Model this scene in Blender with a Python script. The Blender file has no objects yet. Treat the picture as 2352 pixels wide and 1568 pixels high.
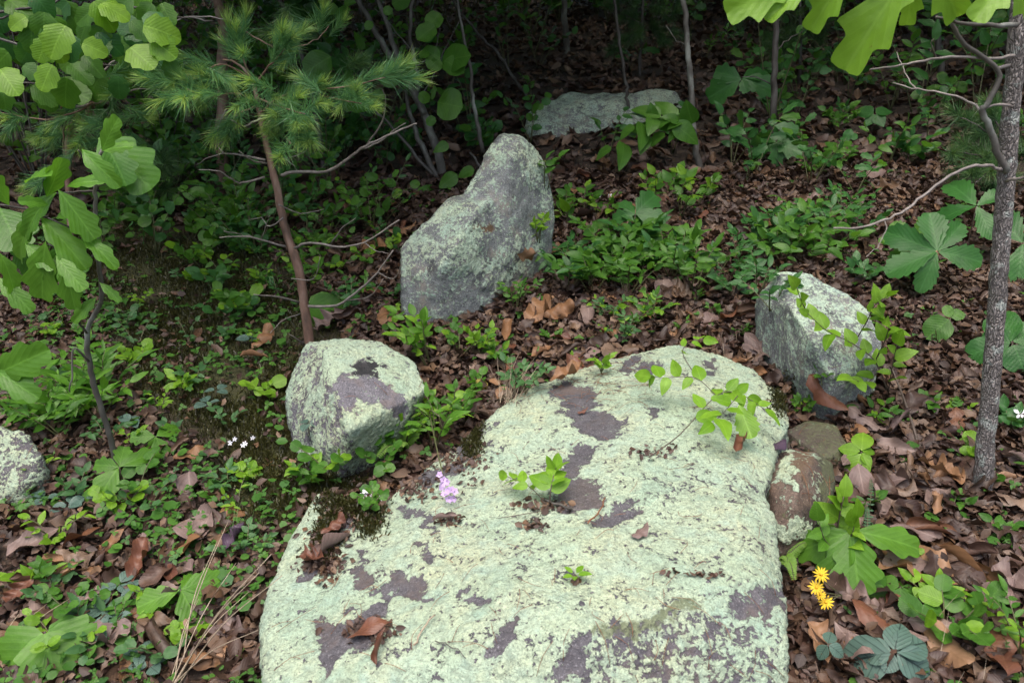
import bpy, bmesh, math, random
import numpy as np
from mathutils import Vector, Matrix
from mathutils.bvhtree import BVHTree

S = bpy.context.scene
COL = S.collection
RNG = random.Random(11)
NR = np.random.RandomState(7)

# ------------------------------------------------------------------ camera, sky, sun, exposure
W, H, HFOV = 2352.0, 1568.0, math.radians(65)
FPX = W / 2 / math.tan(HFOV / 2)
CAM = Vector((0, 0, 1.6)); PITCH = math.radians(22)
FWD = Vector((0, math.cos(PITCH), -math.sin(PITCH)))
RIGHT = Vector((1, 0, 0)); UP = Vector((0, math.sin(PITCH), math.cos(PITCH)))
cd = bpy.data.cameras.new('camera'); cam = bpy.data.objects.new('camera', cd); COL.objects.link(cam)
cam.location = CAM; cam.rotation_euler = (math.pi / 2 - PITCH, 0, 0)
cd.sensor_width = 36; cd.lens = 18 / math.tan(HFOV / 2); cd.clip_start = .02; cd.clip_end = 400
cd.dof.use_dof = True; cd.dof.focus_distance = 2.7; cd.dof.aperture_fstop = 7.0
S.camera = cam

SUN_EL, SUN_ROT = math.radians(74), math.radians(200)
world = bpy.data.worlds.new('World'); S.world = world; world.use_nodes = True
wn = world.node_tree; bg = wn.nodes['Background']
sky = wn.nodes.new('ShaderNodeTexSky'); sky.sky_type = 'NISHITA'; sky.sun_disc = False
sky.sun_elevation = SUN_EL; sky.sun_rotation = SUN_ROT; sky.dust_density = 6; sky.air_density = 1.0; sky.ozone_density = 1.0
wn.links.new(sky.outputs[0], bg.inputs[0]); bg.inputs[1].default_value = .15
sl = bpy.data.lights.new('sun', 'SUN'); sun = bpy.data.objects.new('sun', sl); COL.objects.link(sun)
sl.energy = 1.0; sl.angle = math.radians(50); sl.color = (1, .98, .95)
sd = Vector((math.sin(SUN_ROT) * math.cos(SUN_EL), math.cos(SUN_ROT) * math.cos(SUN_EL), math.sin(SUN_EL)))
sun.rotation_euler = sd.to_track_quat('Z', 'Y').to_euler()
S.view_settings.view_transform = 'Standard'; S.view_settings.look = 'None'
S.view_settings.gamma = 1; S.view_settings.use_curve_mapping = False
S.view_settings.exposure = 1.28
S.cycles.max_bounces = 6; S.cycles.diffuse_bounces = 4; S.cycles.glossy_bounces = 2; S.cycles.transmission_bounces = 4
S.cycles.use_denoising = True; S.cycles.use_adaptive_sampling = False
S.cycles.caustics_reflective = False; S.cycles.caustics_refractive = False

# ------------------------------------------------------------------ noise in numpy
def _h(ix, iy, iz):
    with np.errstate(over='ignore'):
        n = ix.astype(np.uint32) * np.uint32(374761393) + iy.astype(np.uint32) * np.uint32(668265263) + iz.astype(np.uint32) * np.uint32(2246822519)
        n = (n ^ (n >> np.uint32(13))) * np.uint32(1274126177)
        n = n ^ (n >> np.uint32(16))
    return n.astype(np.float64) / 4294967295.0
def vnoise(p):
    p = np.asarray(p, float) + 1000.0
    i = np.floor(p).astype(np.int64); f = p - i; f = f * f * (3 - 2 * f)
    r = 0
    for a in (0, 1):
        for b in (0, 1):
            for c in (0, 1):
                w = (f[:, 0] if a else 1 - f[:, 0]) * (f[:, 1] if b else 1 - f[:, 1]) * (f[:, 2] if c else 1 - f[:, 2])
                r = r + w * _h(i[:, 0] + a, i[:, 1] + b, i[:, 2] + c)
    return r * 2 - 1
def fbm(p, sc, octv=4):
    p = np.asarray(p, float); r = 0; a = 1; t = 0
    for k in range(octv):
        r = r + a * vnoise(p * sc + 17.3 * k); t += a; a *= .5; sc *= 2.03
    return r / t
def worley(p, sc):
    p = np.asarray(p, float) * sc + 1000.0
    i = np.floor(p).astype(np.int64); best = np.full(len(p), 9.0); sec = best.copy()
    for a in (-1, 0, 1):
        for b in (-1, 0, 1):
            for c in (-1, 0, 1):
                q = i + np.array([a, b, c])
                o = np.stack([_h(q[:, 0], q[:, 1], q[:, 2]), _h(q[:, 0] + 71, q[:, 1], q[:, 2]), _h(q[:, 0], q[:, 1] + 53, q[:, 2])], 1)
                d = np.linalg.norm(q + o - p, axis=1)
                sec = np.minimum(sec, np.maximum(best, d)); best = np.minimum(best, d)
    return best, sec

# ------------------------------------------------------------------ terrain height and picking points
def hts(x, y):
    x = np.atleast_1d(np.asarray(x, float)); y = np.atleast_1d(np.asarray(y, float))
    z = .16 * y + .05 * np.clip(x, -6, 6) + .012 * np.maximum(0, y - 7) ** 1.6
    p = np.stack([x, y, np.zeros_like(x)], 1)
    z = z + .05 * fbm(p, .9, 3) + .012 * fbm(p, 5, 2)
    return z
_gx, _gy = np.arange(-12, 12.01, .04), np.arange(-3, 26.01, .04)
_GX, _GY = np.meshgrid(_gx, _gy); _T = hts(_GX.ravel(), _GY.ravel()).reshape(_GX.shape).tolist(); _NX, _NY = len(_gx), len(_gy)
def ht(x, y):
    u = (x + 12) / .04; v = (y + 3) / .04; i = min(max(int(u), 0), _NX - 2); j = min(max(int(v), 0), _NY - 2)
    u = min(max(u - i, 0), 1); v = min(max(v - j, 0), 1); a = _T[j]; b = _T[j + 1]
    return (a[i] * (1 - u) + a[i + 1] * u) * (1 - v) + (b[i] * (1 - u) + b[i + 1] * u) * v
def ray(px, py):
    return ((FWD + RIGHT * ((px - W / 2) / FPX) + UP * ((H / 2 - py) / FPX)))      # depth 1 along the axis
def PD(px, py, d): return CAM + ray(px, py) * d
def L(px, py, lift=0.0):
    r = ray(px, py); d = .5; st = .05
    while d < 40:
        q = CAM + r * d
        if q.z - ht(q.x, q.y) < lift: break
        d += st
    a, b = d - st, d
    for _ in range(14):
        m = (a + b) / 2; q = CAM + r * m
        if q.z - ht(q.x, q.y) < lift: b = m
        else: a = m
    return CAM + r * b
def V(px, py, y):
    r = ray(px, py); return CAM + r * (y / r.y)
def proj(co):
    co = np.asarray(co) - np.array(CAM)
    d = co @ np.array(FWD)
    return W / 2 + FPX * (co @ np.array(RIGHT)) / d, H / 2 - FPX * (co @ np.array(UP)) / d, d
def depth(p): return (Vector(p) - CAM).dot(FWD)

# ------------------------------------------------------------------ object helpers
def tag(o, label=None, cat=None, group=None, kind=None):
    if label: o['label'] = label
    if cat: o['category'] = cat
    if group: o['group'] = group
    if kind: o['kind'] = kind
    return o
def empty(name, loc, label, cat, group=None):
    o = bpy.data.objects.new(name, None); COL.objects.link(o); o.location = loc; o.empty_display_size = .05
    return tag(o, label, cat, group)
def link(name, mesh, parent=None, mat=None):
    o = bpy.data.objects.new(name, mesh); COL.objects.link(o)
    if parent: o.parent = parent
    if mat and not mesh.materials: mesh.materials.append(mat)
    return o
def mesh_np(name, v, f, smooth=True, mat=None, uv=None, attrs=None, fidx=None):
    """v (N,3), f list/array of polygons (equal size array or list)"""
    me = bpy.data.meshes.new(name)
    v = np.asarray(v, np.float32)
    if isinstance(f, np.ndarray):
        n, k = f.shape
        me.vertices.add(len(v)); me.vertices.foreach_set('co', v.ravel())
        me.loops.add(n * k); me.loops.foreach_set('vertex_index', f.astype(np.int32).ravel())
        me.polygons.add(n); me.polygons.foreach_set('loop_start', np.arange(0, n * k, k, dtype=np.int32))
        me.polygons.foreach_set('loop_total', np.full(n, k, np.int32))
        if uv is not None:
            l = me.uv_layers.new(name='UVMap'); l.data.foreach_set('uv', np.asarray(uv, np.float32)[f.ravel()].ravel())
        me.update(calc_edges=True)
    else:
        me.from_pydata([tuple(x) for x in v], [], f)
        if uv is not None:
            l = me.uv_layers.new(name='UVMap')
            idx = np.empty(len(me.loops), np.int32); me.loops.foreach_get('vertex_index', idx)
            l.data.foreach_set('uv', np.asarray(uv, np.float32)[idx].ravel())
    for k, a in (attrs or {}).items():
        at = me.attributes.new(k, 'FLOAT', 'POINT'); at.data.foreach_set('value', np.asarray(a, np.float32))
    if smooth: me.polygons.foreach_set('use_smooth', np.ones(len(me.polygons), bool))
    if mat: me.materials.append(mat)
    me.update()
    return me
def catmull(pts, seg=5):
    P = [np.array(p, float) for p in pts]
    if len(P) < 3:
        return [P[0] + (P[1] - P[0]) * t for t in np.linspace(0, 1, 4)]
    P = [2 * P[0] - P[1]] + P + [2 * P[-1] - P[-2]]; out = []
    for i in range(1, len(P) - 2):
        for k in range(seg):
            t = k / seg; a, b, c, d = P[i - 1:i + 3]
            out.append(.5 * (2 * b + (c - a) * t + (2 * a - 5 * b + 4 * c - d) * t * t + (3 * b - a - 3 * c + d) * t ** 3))
    out.append(P[-2]); return out
def tube_np(pts, r0, r1=None, sides=5, wob=0, seg=5, smooth=True, lump=0):
    r1 = r0 if r1 is None else r1
    c = np.array(catmull(pts, seg) if smooth else pts, float); n = len(c)
    if wob: c[1:-1] += NR.normal(0, wob, (n - 2, 3))
    T = np.gradient(c, axis=0); T /= np.linalg.norm(T, axis=1)[:, None] + 1e-9
    ref = np.array([.37, .81, .45]); A = np.cross(T, ref); A /= np.linalg.norm(A, axis=1)[:, None] + 1e-9; B = np.cross(T, A)
    R = np.linspace(r0, r1, n) if np.isscalar(r0) else np.interp(np.linspace(0, 1, n), np.linspace(0, 1, len(r0)), r0)
    ang = np.linspace(0, 2 * math.pi, sides, endpoint=False)
    v = c[:, None, :] + R[:, None, None] * (np.cos(ang)[None, :, None] * A[:, None, :] + np.sin(ang)[None, :, None] * B[:, None, :])
    if lump: v += (v - c[:, None, :]) * NR.normal(0, lump, (n, sides, 1))
    f = []
    for i in range(n - 1):
        for j in range(sides):
            f.append((i * sides + j, i * sides + (j + 1) % sides, (i + 1) * sides + (j + 1) % sides, (i + 1) * sides + j))
    v = v.reshape(-1, 3); v = np.vstack([v, c[0], c[-1]]); a, b = len(v) - 2, len(v) - 1
    for j in range(sides):
        f.append((a, (j + 1) % sides, j, j)); f.append((b, (n - 1) * sides + j, (n - 1) * sides + (j + 1) % sides, (n - 1) * sides + (j + 1) % sides))
    ff = [x if x[2] != x[3] else x[:3] for x in f]
    return v, ff
def tube(name, pts, r0, r1=None, mat=None, parent=None, sides=5, wob=0, seg=5, lump=0):
    o0 = np.array(parent.location) if parent else np.zeros(3)
    v, f = tube_np(pts, r0, r1, sides, wob, seg, True, lump)
    return link(name, mesh_np(name, v - o0, f, mat=mat), parent)

# ------------------------------------------------------------------ node helper
def newmat(name):
    m = bpy.data.materials.new(name); m.use_nodes = True; nt = m.node_tree
    for n in list(nt.nodes): nt.nodes.remove(n)
    return m, nt
class NT:
    def __init__(s, nt): s.nt = nt
    def n(s, t, ins=None, **kw):
        nd = s.nt.nodes.new('ShaderNode' + t)
        for k, v in kw.items(): setattr(nd, k, v)
        for k, v in (ins or {}).items():
            i = nd.inputs[k]
            if hasattr(v, 'is_output') or isinstance(v, bpy.types.NodeSocket): s.nt.links.new(v, i)
            else: i.default_value = v
        return nd
    def math(s, op, a, b=None, c=None, clamp=False):
        nd = s.nt.nodes.new('ShaderNodeMath'); nd.operation = op; nd.use_clamp = clamp
        for k, v in enumerate((a, b, c)):
            if v is None: continue
            if isinstance(v, bpy.types.NodeSocket): s.nt.links.new(v, nd.inputs[k])
            else: nd.inputs[k].default_value = v
        return nd.outputs[0]
    def mix(s, f, a, b, mode='MIX'):
        nd = s.nt.nodes.new('ShaderNodeMix'); nd.data_type = 'RGBA'; nd.blend_type = mode
        for i, v in ((0, f), (6, a), (7, b)):
            if isinstance(v, bpy.types.NodeSocket): s.nt.links.new(v, nd.inputs[i])
            else: nd.inputs[i].default_value = v if i == 0 else (*v[:3], 1)
        return nd.outputs[2]
    def noise(s, vec, sc, det=4, rough=.55, dist=0):
        nd = s.n('TexNoise', {'Scale': sc, 'Detail': det, 'Roughness': rough, 'Distortion': dist})
        if vec is not None: s.nt.links.new(vec, nd.inputs['Vector'])
        return nd.outputs[0]
    def ramp(s, f, stops):
        nd = s.nt.nodes.new('ShaderNodeValToRGB'); e = nd.color_ramp.elements
        while len(e) < len(stops): e.new(.5)
        for i, (p, c) in enumerate(stops):
            e[i].position = p; e[i].color = (*c, 1)
        s.nt.links.new(f, nd.inputs[0]); return nd.outputs[0]
    def attr(s, name): return s.n('Attribute', attribute_name=name).outputs['Fac']
    def out(s, sh): 
        o = s.nt.nodes.new('ShaderNodeOutputMaterial'); s.nt.links.new(sh, o.inputs[0])
    def bump(s, h, st, dist=.01):
        return s.n('Bump', {'Height': h, 'Strength': st, 'Distance': dist}).outputs[0]
# ------------------------------------------------------------------ materials of ground and rock
def mat_soil():
    m, nt = newmat('soil'); t = NT(nt)
    p = t.n('NewGeometry').outputs['Position']
    n1 = t.noise(p, 3.0, 5); n2 = t.noise(p, 40, 6, .7); n3 = t.noise(p, 160, 3)
    c = t.ramp(n2, [(.3, (.012, .008, .006)), (.5, (.035, .022, .015)), (.7, (.075, .048, .034))])
    moss = t.attr('moss')
    mm = t.math('MULTIPLY_ADD', t.math('SUBTRACT', n2, .5), 1.4, moss, clamp=True)
    c = t.mix(mm, c, t.ramp(n3, [(.3, (.02, .022, .006)), (.7, (.06, .06, .016))]))
    b = t.n('BsdfPrincipled', {'Base Color': c, 'Roughness': .85})
    nt.links.new(t.bump(n2, .9, .02), b.inputs['Normal'])
    t.out(b.outputs[0]); return m

def mat_rock(name, lichen_cols, rock_cols, sharp=7, nz=1.0, lsc=1.0):
    """stone with a crust of foliose lichen where the surface attribute 'lichen' is high"""
    m, nt = newmat(name); t = NT(nt)
    tc = t.n('TexCoord').outputs['Object']
    big = t.noise(tc, 5, 4); mid = t.noise(tc, 22, 5, .6); fine = t.noise(tc, 95 * lsc, 6, .62, .4); tiny = t.noise(tc, 330, 3, .6)
    lic = t.attr('lichen'); alg = t.attr('algae'); blk = t.attr('black'); brn = t.attr('brown')
    e = t.math('ADD', t.math('MULTIPLY', t.math('SUBTRACT', fine, .5), 4.2 * nz), t.math('MULTIPLY', t.math('SUBTRACT', mid, .5), 3.0 * nz))
    mask = t.math('MULTIPLY_ADD', t.math('ADD', lic, e), sharp, .5, clamp=True)
    v1 = t.n('TexVoronoi', {'Vector': t.n('VectorMath', {0: tc, 1: t.n('VectorMath', {0: t.n('TexNoise', {'Vector': tc, 'Scale': 120}).outputs[1], 3: .012}, operation='SCALE').outputs[0]}, operation='ADD').outputs[0], 'Scale': 105 * lsc}, feature='DISTANCE_TO_EDGE').outputs[0]
    v2 = t.n('TexVoronoi', {'Vector': tc, 'Scale': 105 * lsc}).outputs['Color']
    vr = t.n('SeparateColor', {0: v2}).outputs[0]
    vd = t.n('TexVoronoi', {'Vector': t.n('VectorMath', {0: tc, 1: t.n('VectorMath', {0: t.n('TexNoise', {'Vector': tc, 'Scale': 90, 'Detail': 3}).outputs[1], 3: .022}, operation='SCALE').outputs[0]}, operation='ADD').outputs[0], 'Scale': 88 * lsc})
    dome = t.math('SUBTRACT', 1, t.math('MULTIPLY', vd.outputs['Distance'], 1.15), clamp=True)
    gap = t.math('MULTIPLY', v1, 7, clamp=True)
    lobes = t.math('ADD', t.math('MULTIPLY', dome, .5), t.math('ADD', t.math('MULTIPLY', fine, .9), t.math('MULTIPLY', tiny, .55)))
    a, b_, c_, pit = lichen_cols
    lc = t.mix(t.math('MULTIPLY_ADD', t.math('SUBTRACT', big, .5), 3.0, .5, clamp=True), a, b_)
    lc = t.mix(t.math('MULTIPLY_ADD', t.math('SUBTRACT', mid, .52), 4.0, .25, clamp=True), lc, c_)
    col_ = t.n('TexVoronoi', {'Vector': t.n('VectorMath', {0: tc, 1: t.n('VectorMath', {0: t.n('TexNoise', {'Vector': tc, 'Scale': 18, 'Detail': 4}).outputs[1], 3: .09}, operation='SCALE').outputs[0]}, operation='ADD').outputs[0], 'Scale': 11})
    cs = t.n('SeparateColor', {0: col_.outputs['Color']})
    lc = t.mix(t.math('MULTIPLY', cs.outputs[0], .34), lc, tuple(x * y for x, y in zip(a, (1.28, 1.12, .92))))
    lc = t.mix(t.math('MULTIPLY', t.math('SUBTRACT', cs.outputs[1], .55, clamp=True), .75), lc, tuple(x * y for x, y in zip(a, (.62, .74, .70))))
    st_ = t.math('MULTIPLY', t.math('SUBTRACT', t.noise(tc, 3.2, 6, .7), .5), 3.2, clamp=True)
    lc = t.mix(t.math('MULTIPLY', st_, .42), lc, tuple(x * y for x, y in zip(a, (.72, .66, .55))))
    lc = t.mix(t.math('MULTIPLY', vr, .12), lc, tuple(min(1, x * 1.25) for x in a))
    cr = t.noise(tc, 190 * lsc, 6, .72, .6)
    pm = t.math('MULTIPLY', t.math('SUBTRACT', t.math('MULTIPLY_ADD', t.math('SUBTRACT', 1, gap), .10, cr), .545), 11, clamp=True)
    lc = t.mix(t.math('MULTIPLY', pm, .5), lc, pit)
    lc = t.mix(t.math('MULTIPLY', t.math('SUBTRACT', .42, dome, clamp=True), 1.3, clamp=True), lc, tuple(x * .45 for x in a))
    spots = t.math('MAXIMUM', t.math('MULTIPLY', t.math('SUBTRACT', t.noise(tc, 60, 4, .75), .63), 16, clamp=True), t.math('MULTIPLY', t.math('SUBTRACT', t.noise(tc, 140, 3, .7), .66), 16, clamp=True))
    lc = t.mix(t.math('MULTIPLY', spots, .8), lc, (.06, .05, .045))
    r1, r2, r3 = rock_cols
    rc = t.mix(t.math('MULTIPLY_ADD', t.math('SUBTRACT', mid, .5), 3, .5, clamp=True), r1, r2)
    rc = t.mix(t.math('MULTIPLY_ADD', t.math('SUBTRACT', fine, .55), 4, .2, clamp=True), rc, r3)
    rc = t.mix(t.math('MULTIPLY', t.math('SUBTRACT', t.noise(tc, 240, 5, .7), .54), 6, clamp=True), rc, tuple(min(1, x * 2.6 + .02) for x in r2))
    rc = t.mix(t.math('MULTIPLY', t.math('SUBTRACT', t.noise(tc, 130, 5, .7), .56), 9, clamp=True), rc, tuple(x * .4 for x in r3))
    rc = t.mix(t.math('MULTIPLY', t.math('SUBTRACT', t.noise(tc, 9, 5, .7), .52), 6, clamp=True), rc, tuple(x * y for x, y in zip(r2, (1.05, .86, .72))))
    rc = t.mix(blk, rc, (.012, .012, .014)); rc = t.mix(brn, rc, (.12, .075, .04))
    am = t.math('MULTIPLY_ADD', t.math('ADD', t.math('MULTIPLY', t.math('SUBTRACT', fine, .5), 1.2), t.math('SUBTRACT', alg, .5)), 4, .5, clamp=True)
    col = t.mix(mask, rc, lc)
    col = t.mix(t.math('MULTIPLY', am, .75), col, t.mix(fine, (.06, .075, .028), (.10, .11, .05)))
    hgt = t.math('ADD', t.math('MULTIPLY', mask, t.math('ADD', lobes, .4)), t.math('MULTIPLY', t.math('SUBTRACT', 1, mask), t.math('ADD', t.math('MULTIPLY', mid, .7), t.math('ADD', t.math('MULTIPLY', fine, .8), t.math('MULTIPLY', tiny, .4)))))
    b = t.n('BsdfPrincipled', {'Base Color': col, 'Roughness': t.math('MULTIPLY_ADD', mask, .25, .62)})
    nt.links.new(t.bump(hgt, .85, .008), b.inputs['Normal'])
    t.out(b.outputs[0]); return m

LICH = ((.325, .42, .315), (.395, .43, .285), (.27, .375, .305), (.09, .11, .08))
M_ROCK = mat_rock('lichen_rock', LICH, ((.050, .047, .055), (.085, .080, .088), (.034, .029, .034)))
M_GREY = mat_rock('grey_rock', ((.40, .52, .41), (.46, .52, .36), (.33, .45, .39), (.08, .10, .08)), ((.10, .108, .11), (.21, .225, .22), (.04, .044, .044)), nz=1.9)
M_WEDGE = mat_rock('wedge_rock', LICH, ((.075, .07, .085), (.13, .125, .14), (.05, .046, .055)), nz=1.1)
M_DARKROCK = mat_rock('brown_rock', LICH, ((.075, .048, .036), (.11, .08, .062), (.03, .024, .02)))
M_SOIL = mat_soil()

# ------------------------------------------------------------------ rocks
ROCKS = []
def down(p, d=.5): return Vector((p.x, p.y, p.z - d))
def lap(co, ed, it, f=.5):
    n = len(co); deg = np.bincount(ed.ravel(), minlength=n)[:, None]
    for _ in range(it):
        s = np.stack([np.bincount(ed[:, 0], co[ed[:, 1], k], n) + np.bincount(ed[:, 1], co[ed[:, 0], k], n) for k in range(3)], 1)
        co = co + f * (s / np.maximum(deg, 1) - co)
    return co
def ell(px, py, cx, cy, a, b, rot=0):
    c, s = math.cos(math.radians(rot)), math.sin(math.radians(rot))
    dx, dy = px - cx, py - cy
    u = (dx * c + dy * s) / a; v = (-dx * s + dy * c) / b
    return 1 - np.sqrt(u * u + v * v)                       # >0 inside
def hull(points):
    bm = bmesh.new()
    for p in points: bm.verts.new(p)
    r = bmesh.ops.convex_hull(bm, input=bm.verts)
    bmesh.ops.delete(bm, geom=[g for g in r['geom_interior'] if isinstance(g, bmesh.types.BMVert)], context='VERTS')
    bmesh.ops.recalc_face_normals(bm, faces=bm.faces)
    bm.verts.index_update()
    v = [tuple(x.co) for x in bm.verts]; f = [tuple(y.index for y in x.verts) for x in bm.faces]; bm.free(); return v, f
def rock(name, groups, voxel, smooth, disp, field, mat, label, cat, warp=1.0, crust=.004):
    vv, ff = [], []
    for g in groups:
        v, f = hull(g); o = len(vv); vv += v; ff += [tuple(i + o for i in x) for x in f]
    c = np.mean(np.array(vv), 0); c[2] = ht(c[0], c[1])
    me = bpy.data.meshes.new('tmp'); me.from_pydata(vv, [], ff)
    ob = bpy.data.objects.new('tmp', me); COL.objects.link(ob)
    md = ob.modifiers.new('r', 'REMESH'); md.mode = 'VOXEL'; md.voxel_size = voxel
    dg = bpy.context.evaluated_depsgraph_get(); dg.update()
    ev = ob.evaluated_get(dg); m2 = bpy.data.meshes.new_from_object(ev)
    bpy.data.objects.remove(ob); bpy.data.meshes.remove(me)
    n = len(m2.vertices); co = np.empty(n * 3); m2.vertices.foreach_get('co', co); co = co.reshape(-1, 3)
    ed = np.empty(len(m2.edges) * 2, np.int32); m2.edges.foreach_get('vertices', ed); ed = ed.reshape(-1, 2)
    co = lap(co, ed, smooth)
    def normals():
        m2.vertices.foreach_set('co', co.ravel()); m2.update()
        a = np.empty(n * 3); m2.vertices.foreach_get('normal', a); return a.reshape(-1, 3)
    nr = normals()
    for kind, sc, amp in disp:
        if kind == 'f': co = co + nr * (amp * fbm(co, sc, 3))[:, None]
        elif kind == 'r': co = co + nr * (amp * (1 - 2 * np.abs(fbm(co, sc, 3))))[:, None]
        elif kind == 'c':
            a, b = worley(co, sc); co = co + nr * (amp * np.clip((b - a) * 3, 0, 1))[:, None]
        elif kind == 's':                                  # layers along a tilted axis
            ax = np.array(sc[:3]); u = co @ ax / sc[3] + .6 * fbm(co, 6, 2)
            co = co + nr * (amp * (np.abs((u % 1) - .5) * 2 - .5))[:, None]
    nr = normals()
    px, py, d = proj(co)
    wa = warp * FPX / np.maximum(d, .3) * 1.15
    px = px + wa * (.034 * fbm(co, 11, 3) + .026 * fbm(co, 38, 3)); py = py + wa * (.034 * fbm(co + 5.5, 11, 3) + .026 * fbm(co + 3.3, 38, 3))
    at = field(co, nr, px, py)
    lic = at['lichen']
    w1, w2 = worley(co, 55)
    lm = np.clip(lic * 4 + .5 + 2 * fbm(co, 40, 3), 0, 1)
    co = co + nr * (crust * lm * (.55 + .9 * np.clip((w2 - w1) * 2, 0, 1)))[:, None]
    m2.vertices.foreach_set('co', (co - c).ravel())
    for k in ('lichen', 'algae', 'black', 'brown'):
        m2.attributes.new(k, 'FLOAT', 'POINT').data.foreach_set('value', np.asarray(at.get(k, np.zeros(n)), np.float32))
    # drop what lies deep in the soil
    bm = bmesh.new(); bm.from_mesh(m2); bm.verts.ensure_lookup_table()
    low = co[:, 2] < hts(co[:, 0], co[:, 1]) - .1
    bmesh.ops.delete(bm, geom=[bm.verts[i] for i in np.nonzero(low)[0]], context='VERTS')
    bm.to_mesh(m2); bm.free()
    m2.polygons.foreach_set('use_smooth', np.ones(len(m2.polygons), bool)); m2.materials.clear(); m2.materials.append(mat); m2.name = name
    o = link(name, m2); o.location = c; tag(o, label, cat); ROCKS.append(o); return o

# --- the big boulder
def f_big(co, nr, px, py):
    f = np.full(len(co), .56) + .22 * fbm(co, 6, 4)
    bare = [(1330, 925, 42, 34, 20), (1385, 985, 50, 30, 15), (1318, 1068, 26, 36, 25), (1330, 1135, 48, 36, 0), (1300, 900, 24, 26, 0), (1350, 960, 40, 26, 30),
            (1407, 1188, 66, 22, -22), (1375, 1205, 26, 22, 0), (958, 1186, 36, 12, 24), (992, 1208, 26, 12, 0), (968, 1282, 13, 20, 20), (832, 1312, 20, 32, 20), (838, 1340, 26, 14, 0),
            (915, 1355, 42, 26, -30), (960, 1362, 26, 30, 25), (880, 1385, 22, 20, 0), (1000, 1385, 22, 14, 20), (1080, 1378, 18, 11, 0),
            (805, 1462, 74, 34, -14), (770, 1505, 26, 34, 30), (850, 1450, 40, 18, 0), (762, 1540, 16, 30, 15), (865, 1420, 24, 16, 0),
            (1150, 1490, 34, 16, -50), (1175, 1465, 26, 18, -30), (1300, 1515, 44, 18, -35), (1340, 1490, 40, 16, -35), (1270, 1540, 22, 34, 20),
            (1490, 850, 34, 14, -15), (1450, 838, 30, 12, -30), (1620, 850, 22, 9, 10), (1500, 950, 24, 12, 0), (690, 1010, 9, 9, 0),
            (765, 1225, 40, 34, -40), (800, 1190, 40, 26, -30), (745, 1290, 22, 30, 10), (720, 1310, 20, 14, 0), (1010, 1090, 70, 24, -15), (1085, 1015, 30, 60, 30)]
    b = np.full(len(co), -2.0)
    for e in bare: b = np.maximum(b, ell(px, py, *e))
    f = f - np.clip(b * 1.9 + .5, 0, 1.2) * 1.2
    ledge = np.clip((py - (1445 - (px - 1300) * .24)) / 60, 0, 1) * np.clip((px - 1230) / 90, 0, 1)
    f = f - ledge * (.40 + .75 * fbm(co, 9, 3))
    f = f - np.clip(ell(px, py, 1745, 1385, 75, 40, -30) * 3, 0, 1) * .7
    f = np.where(nr[:, 2] < .25, f - .5, f)
    alg = np.clip(ell(px, py, 1480, 1430, 190, 26, -21) * 2, 0, 1) * .62 + np.clip(ell(px, py, 1640, 1390, 90, 16, -12), 0, 1) * .3 + np.clip((px - 1770) / 60, 0, 1) * np.clip((py - 1250) / 100, 0, 1) * .35
    alg = alg + np.clip(ell(px, py, 1800, 905, 34, 50, -30) * 2, 0, 1) * .8 + np.clip(ell(px, py, 1090, 1000, 22, 40, 30) * 2, 0, 1) * .7
    blk = np.clip(fbm(co, 14, 3) * 2 - .5, 0, 1) * .4
    return dict(lichen=f, algae=alg, black=blk, brown=np.clip(ell(px, py, 1350, 1150, 60, 90, 0), 0, 1) * .25)
top = [(1560, 785, .10), (1640, 812, .10), (1730, 848, .11), (1790, 903, .12), (1815, 960, .13), (1795, 1020, .15), (1748, 1065, .19)]
rgt = [(1755, 1120, .21), (1778, 1250, .24), (1798, 1400, .26), (1808, 1500, .26), (1800, 1600, .22)]
bot = [(1760, 1760, .16), (1200, 1850, .18), (760, 1760, .18)]
lft = [(625, 1600, .23), (615, 1440, .2), (632, 1310, .17), (672, 1225, .15), (735, 1130, .14)]
tl = [(925, 1120, .15), (1060, 1055, .16), (1120, 985, .15), (1190, 918, .13), (1300, 872, .12), (1400, 826, .1)]
inn = [(1300, 1120, .24), (1500, 1000, .21), (1600, 1150, .27), (1250, 1380, .34), (1720, 1330, .31), (1330, 1450, .35), (1000, 1300, .27)]
ga = [L(*q) for q in top + rgt + bot + lft[:2] + tl + inn]; gb = [L(*q) for q in lft + [(905, 1185, .16), (820, 1700, .2), (1000, 1400, .26)]]
g1 = [L(*q) for q in top + tl + [(1755, 1120, .20), (1300, 1120, .24), (1500, 1000, .21), (1600, 1150, .27), (1000, 1150, .2)]]
g2 = [L(*q) for q in [(1560, 800, .09), (1690, 900, .13), (1735, 1060, .19)] + rgt + bot + lft[:2] + tl + inn]
A1 = g1 + [down(p) for p in g1[:-4]]; A2 = g2 + [down(p) for p in g2[:-len(inn)]]; B = gb + [down(p) for p in gb]
rock('boulder', [A1, A2, B], .0065, 15, [('f', 2.2, .022), ('f', 7, .010), ('r', 16, .004), ('f', 45, .0025)], f_big, M_ROCK,
     'huge pale boulder crusted with mint green lichen, filling the bottom of the view', 'boulder', crust=.0045)

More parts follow.
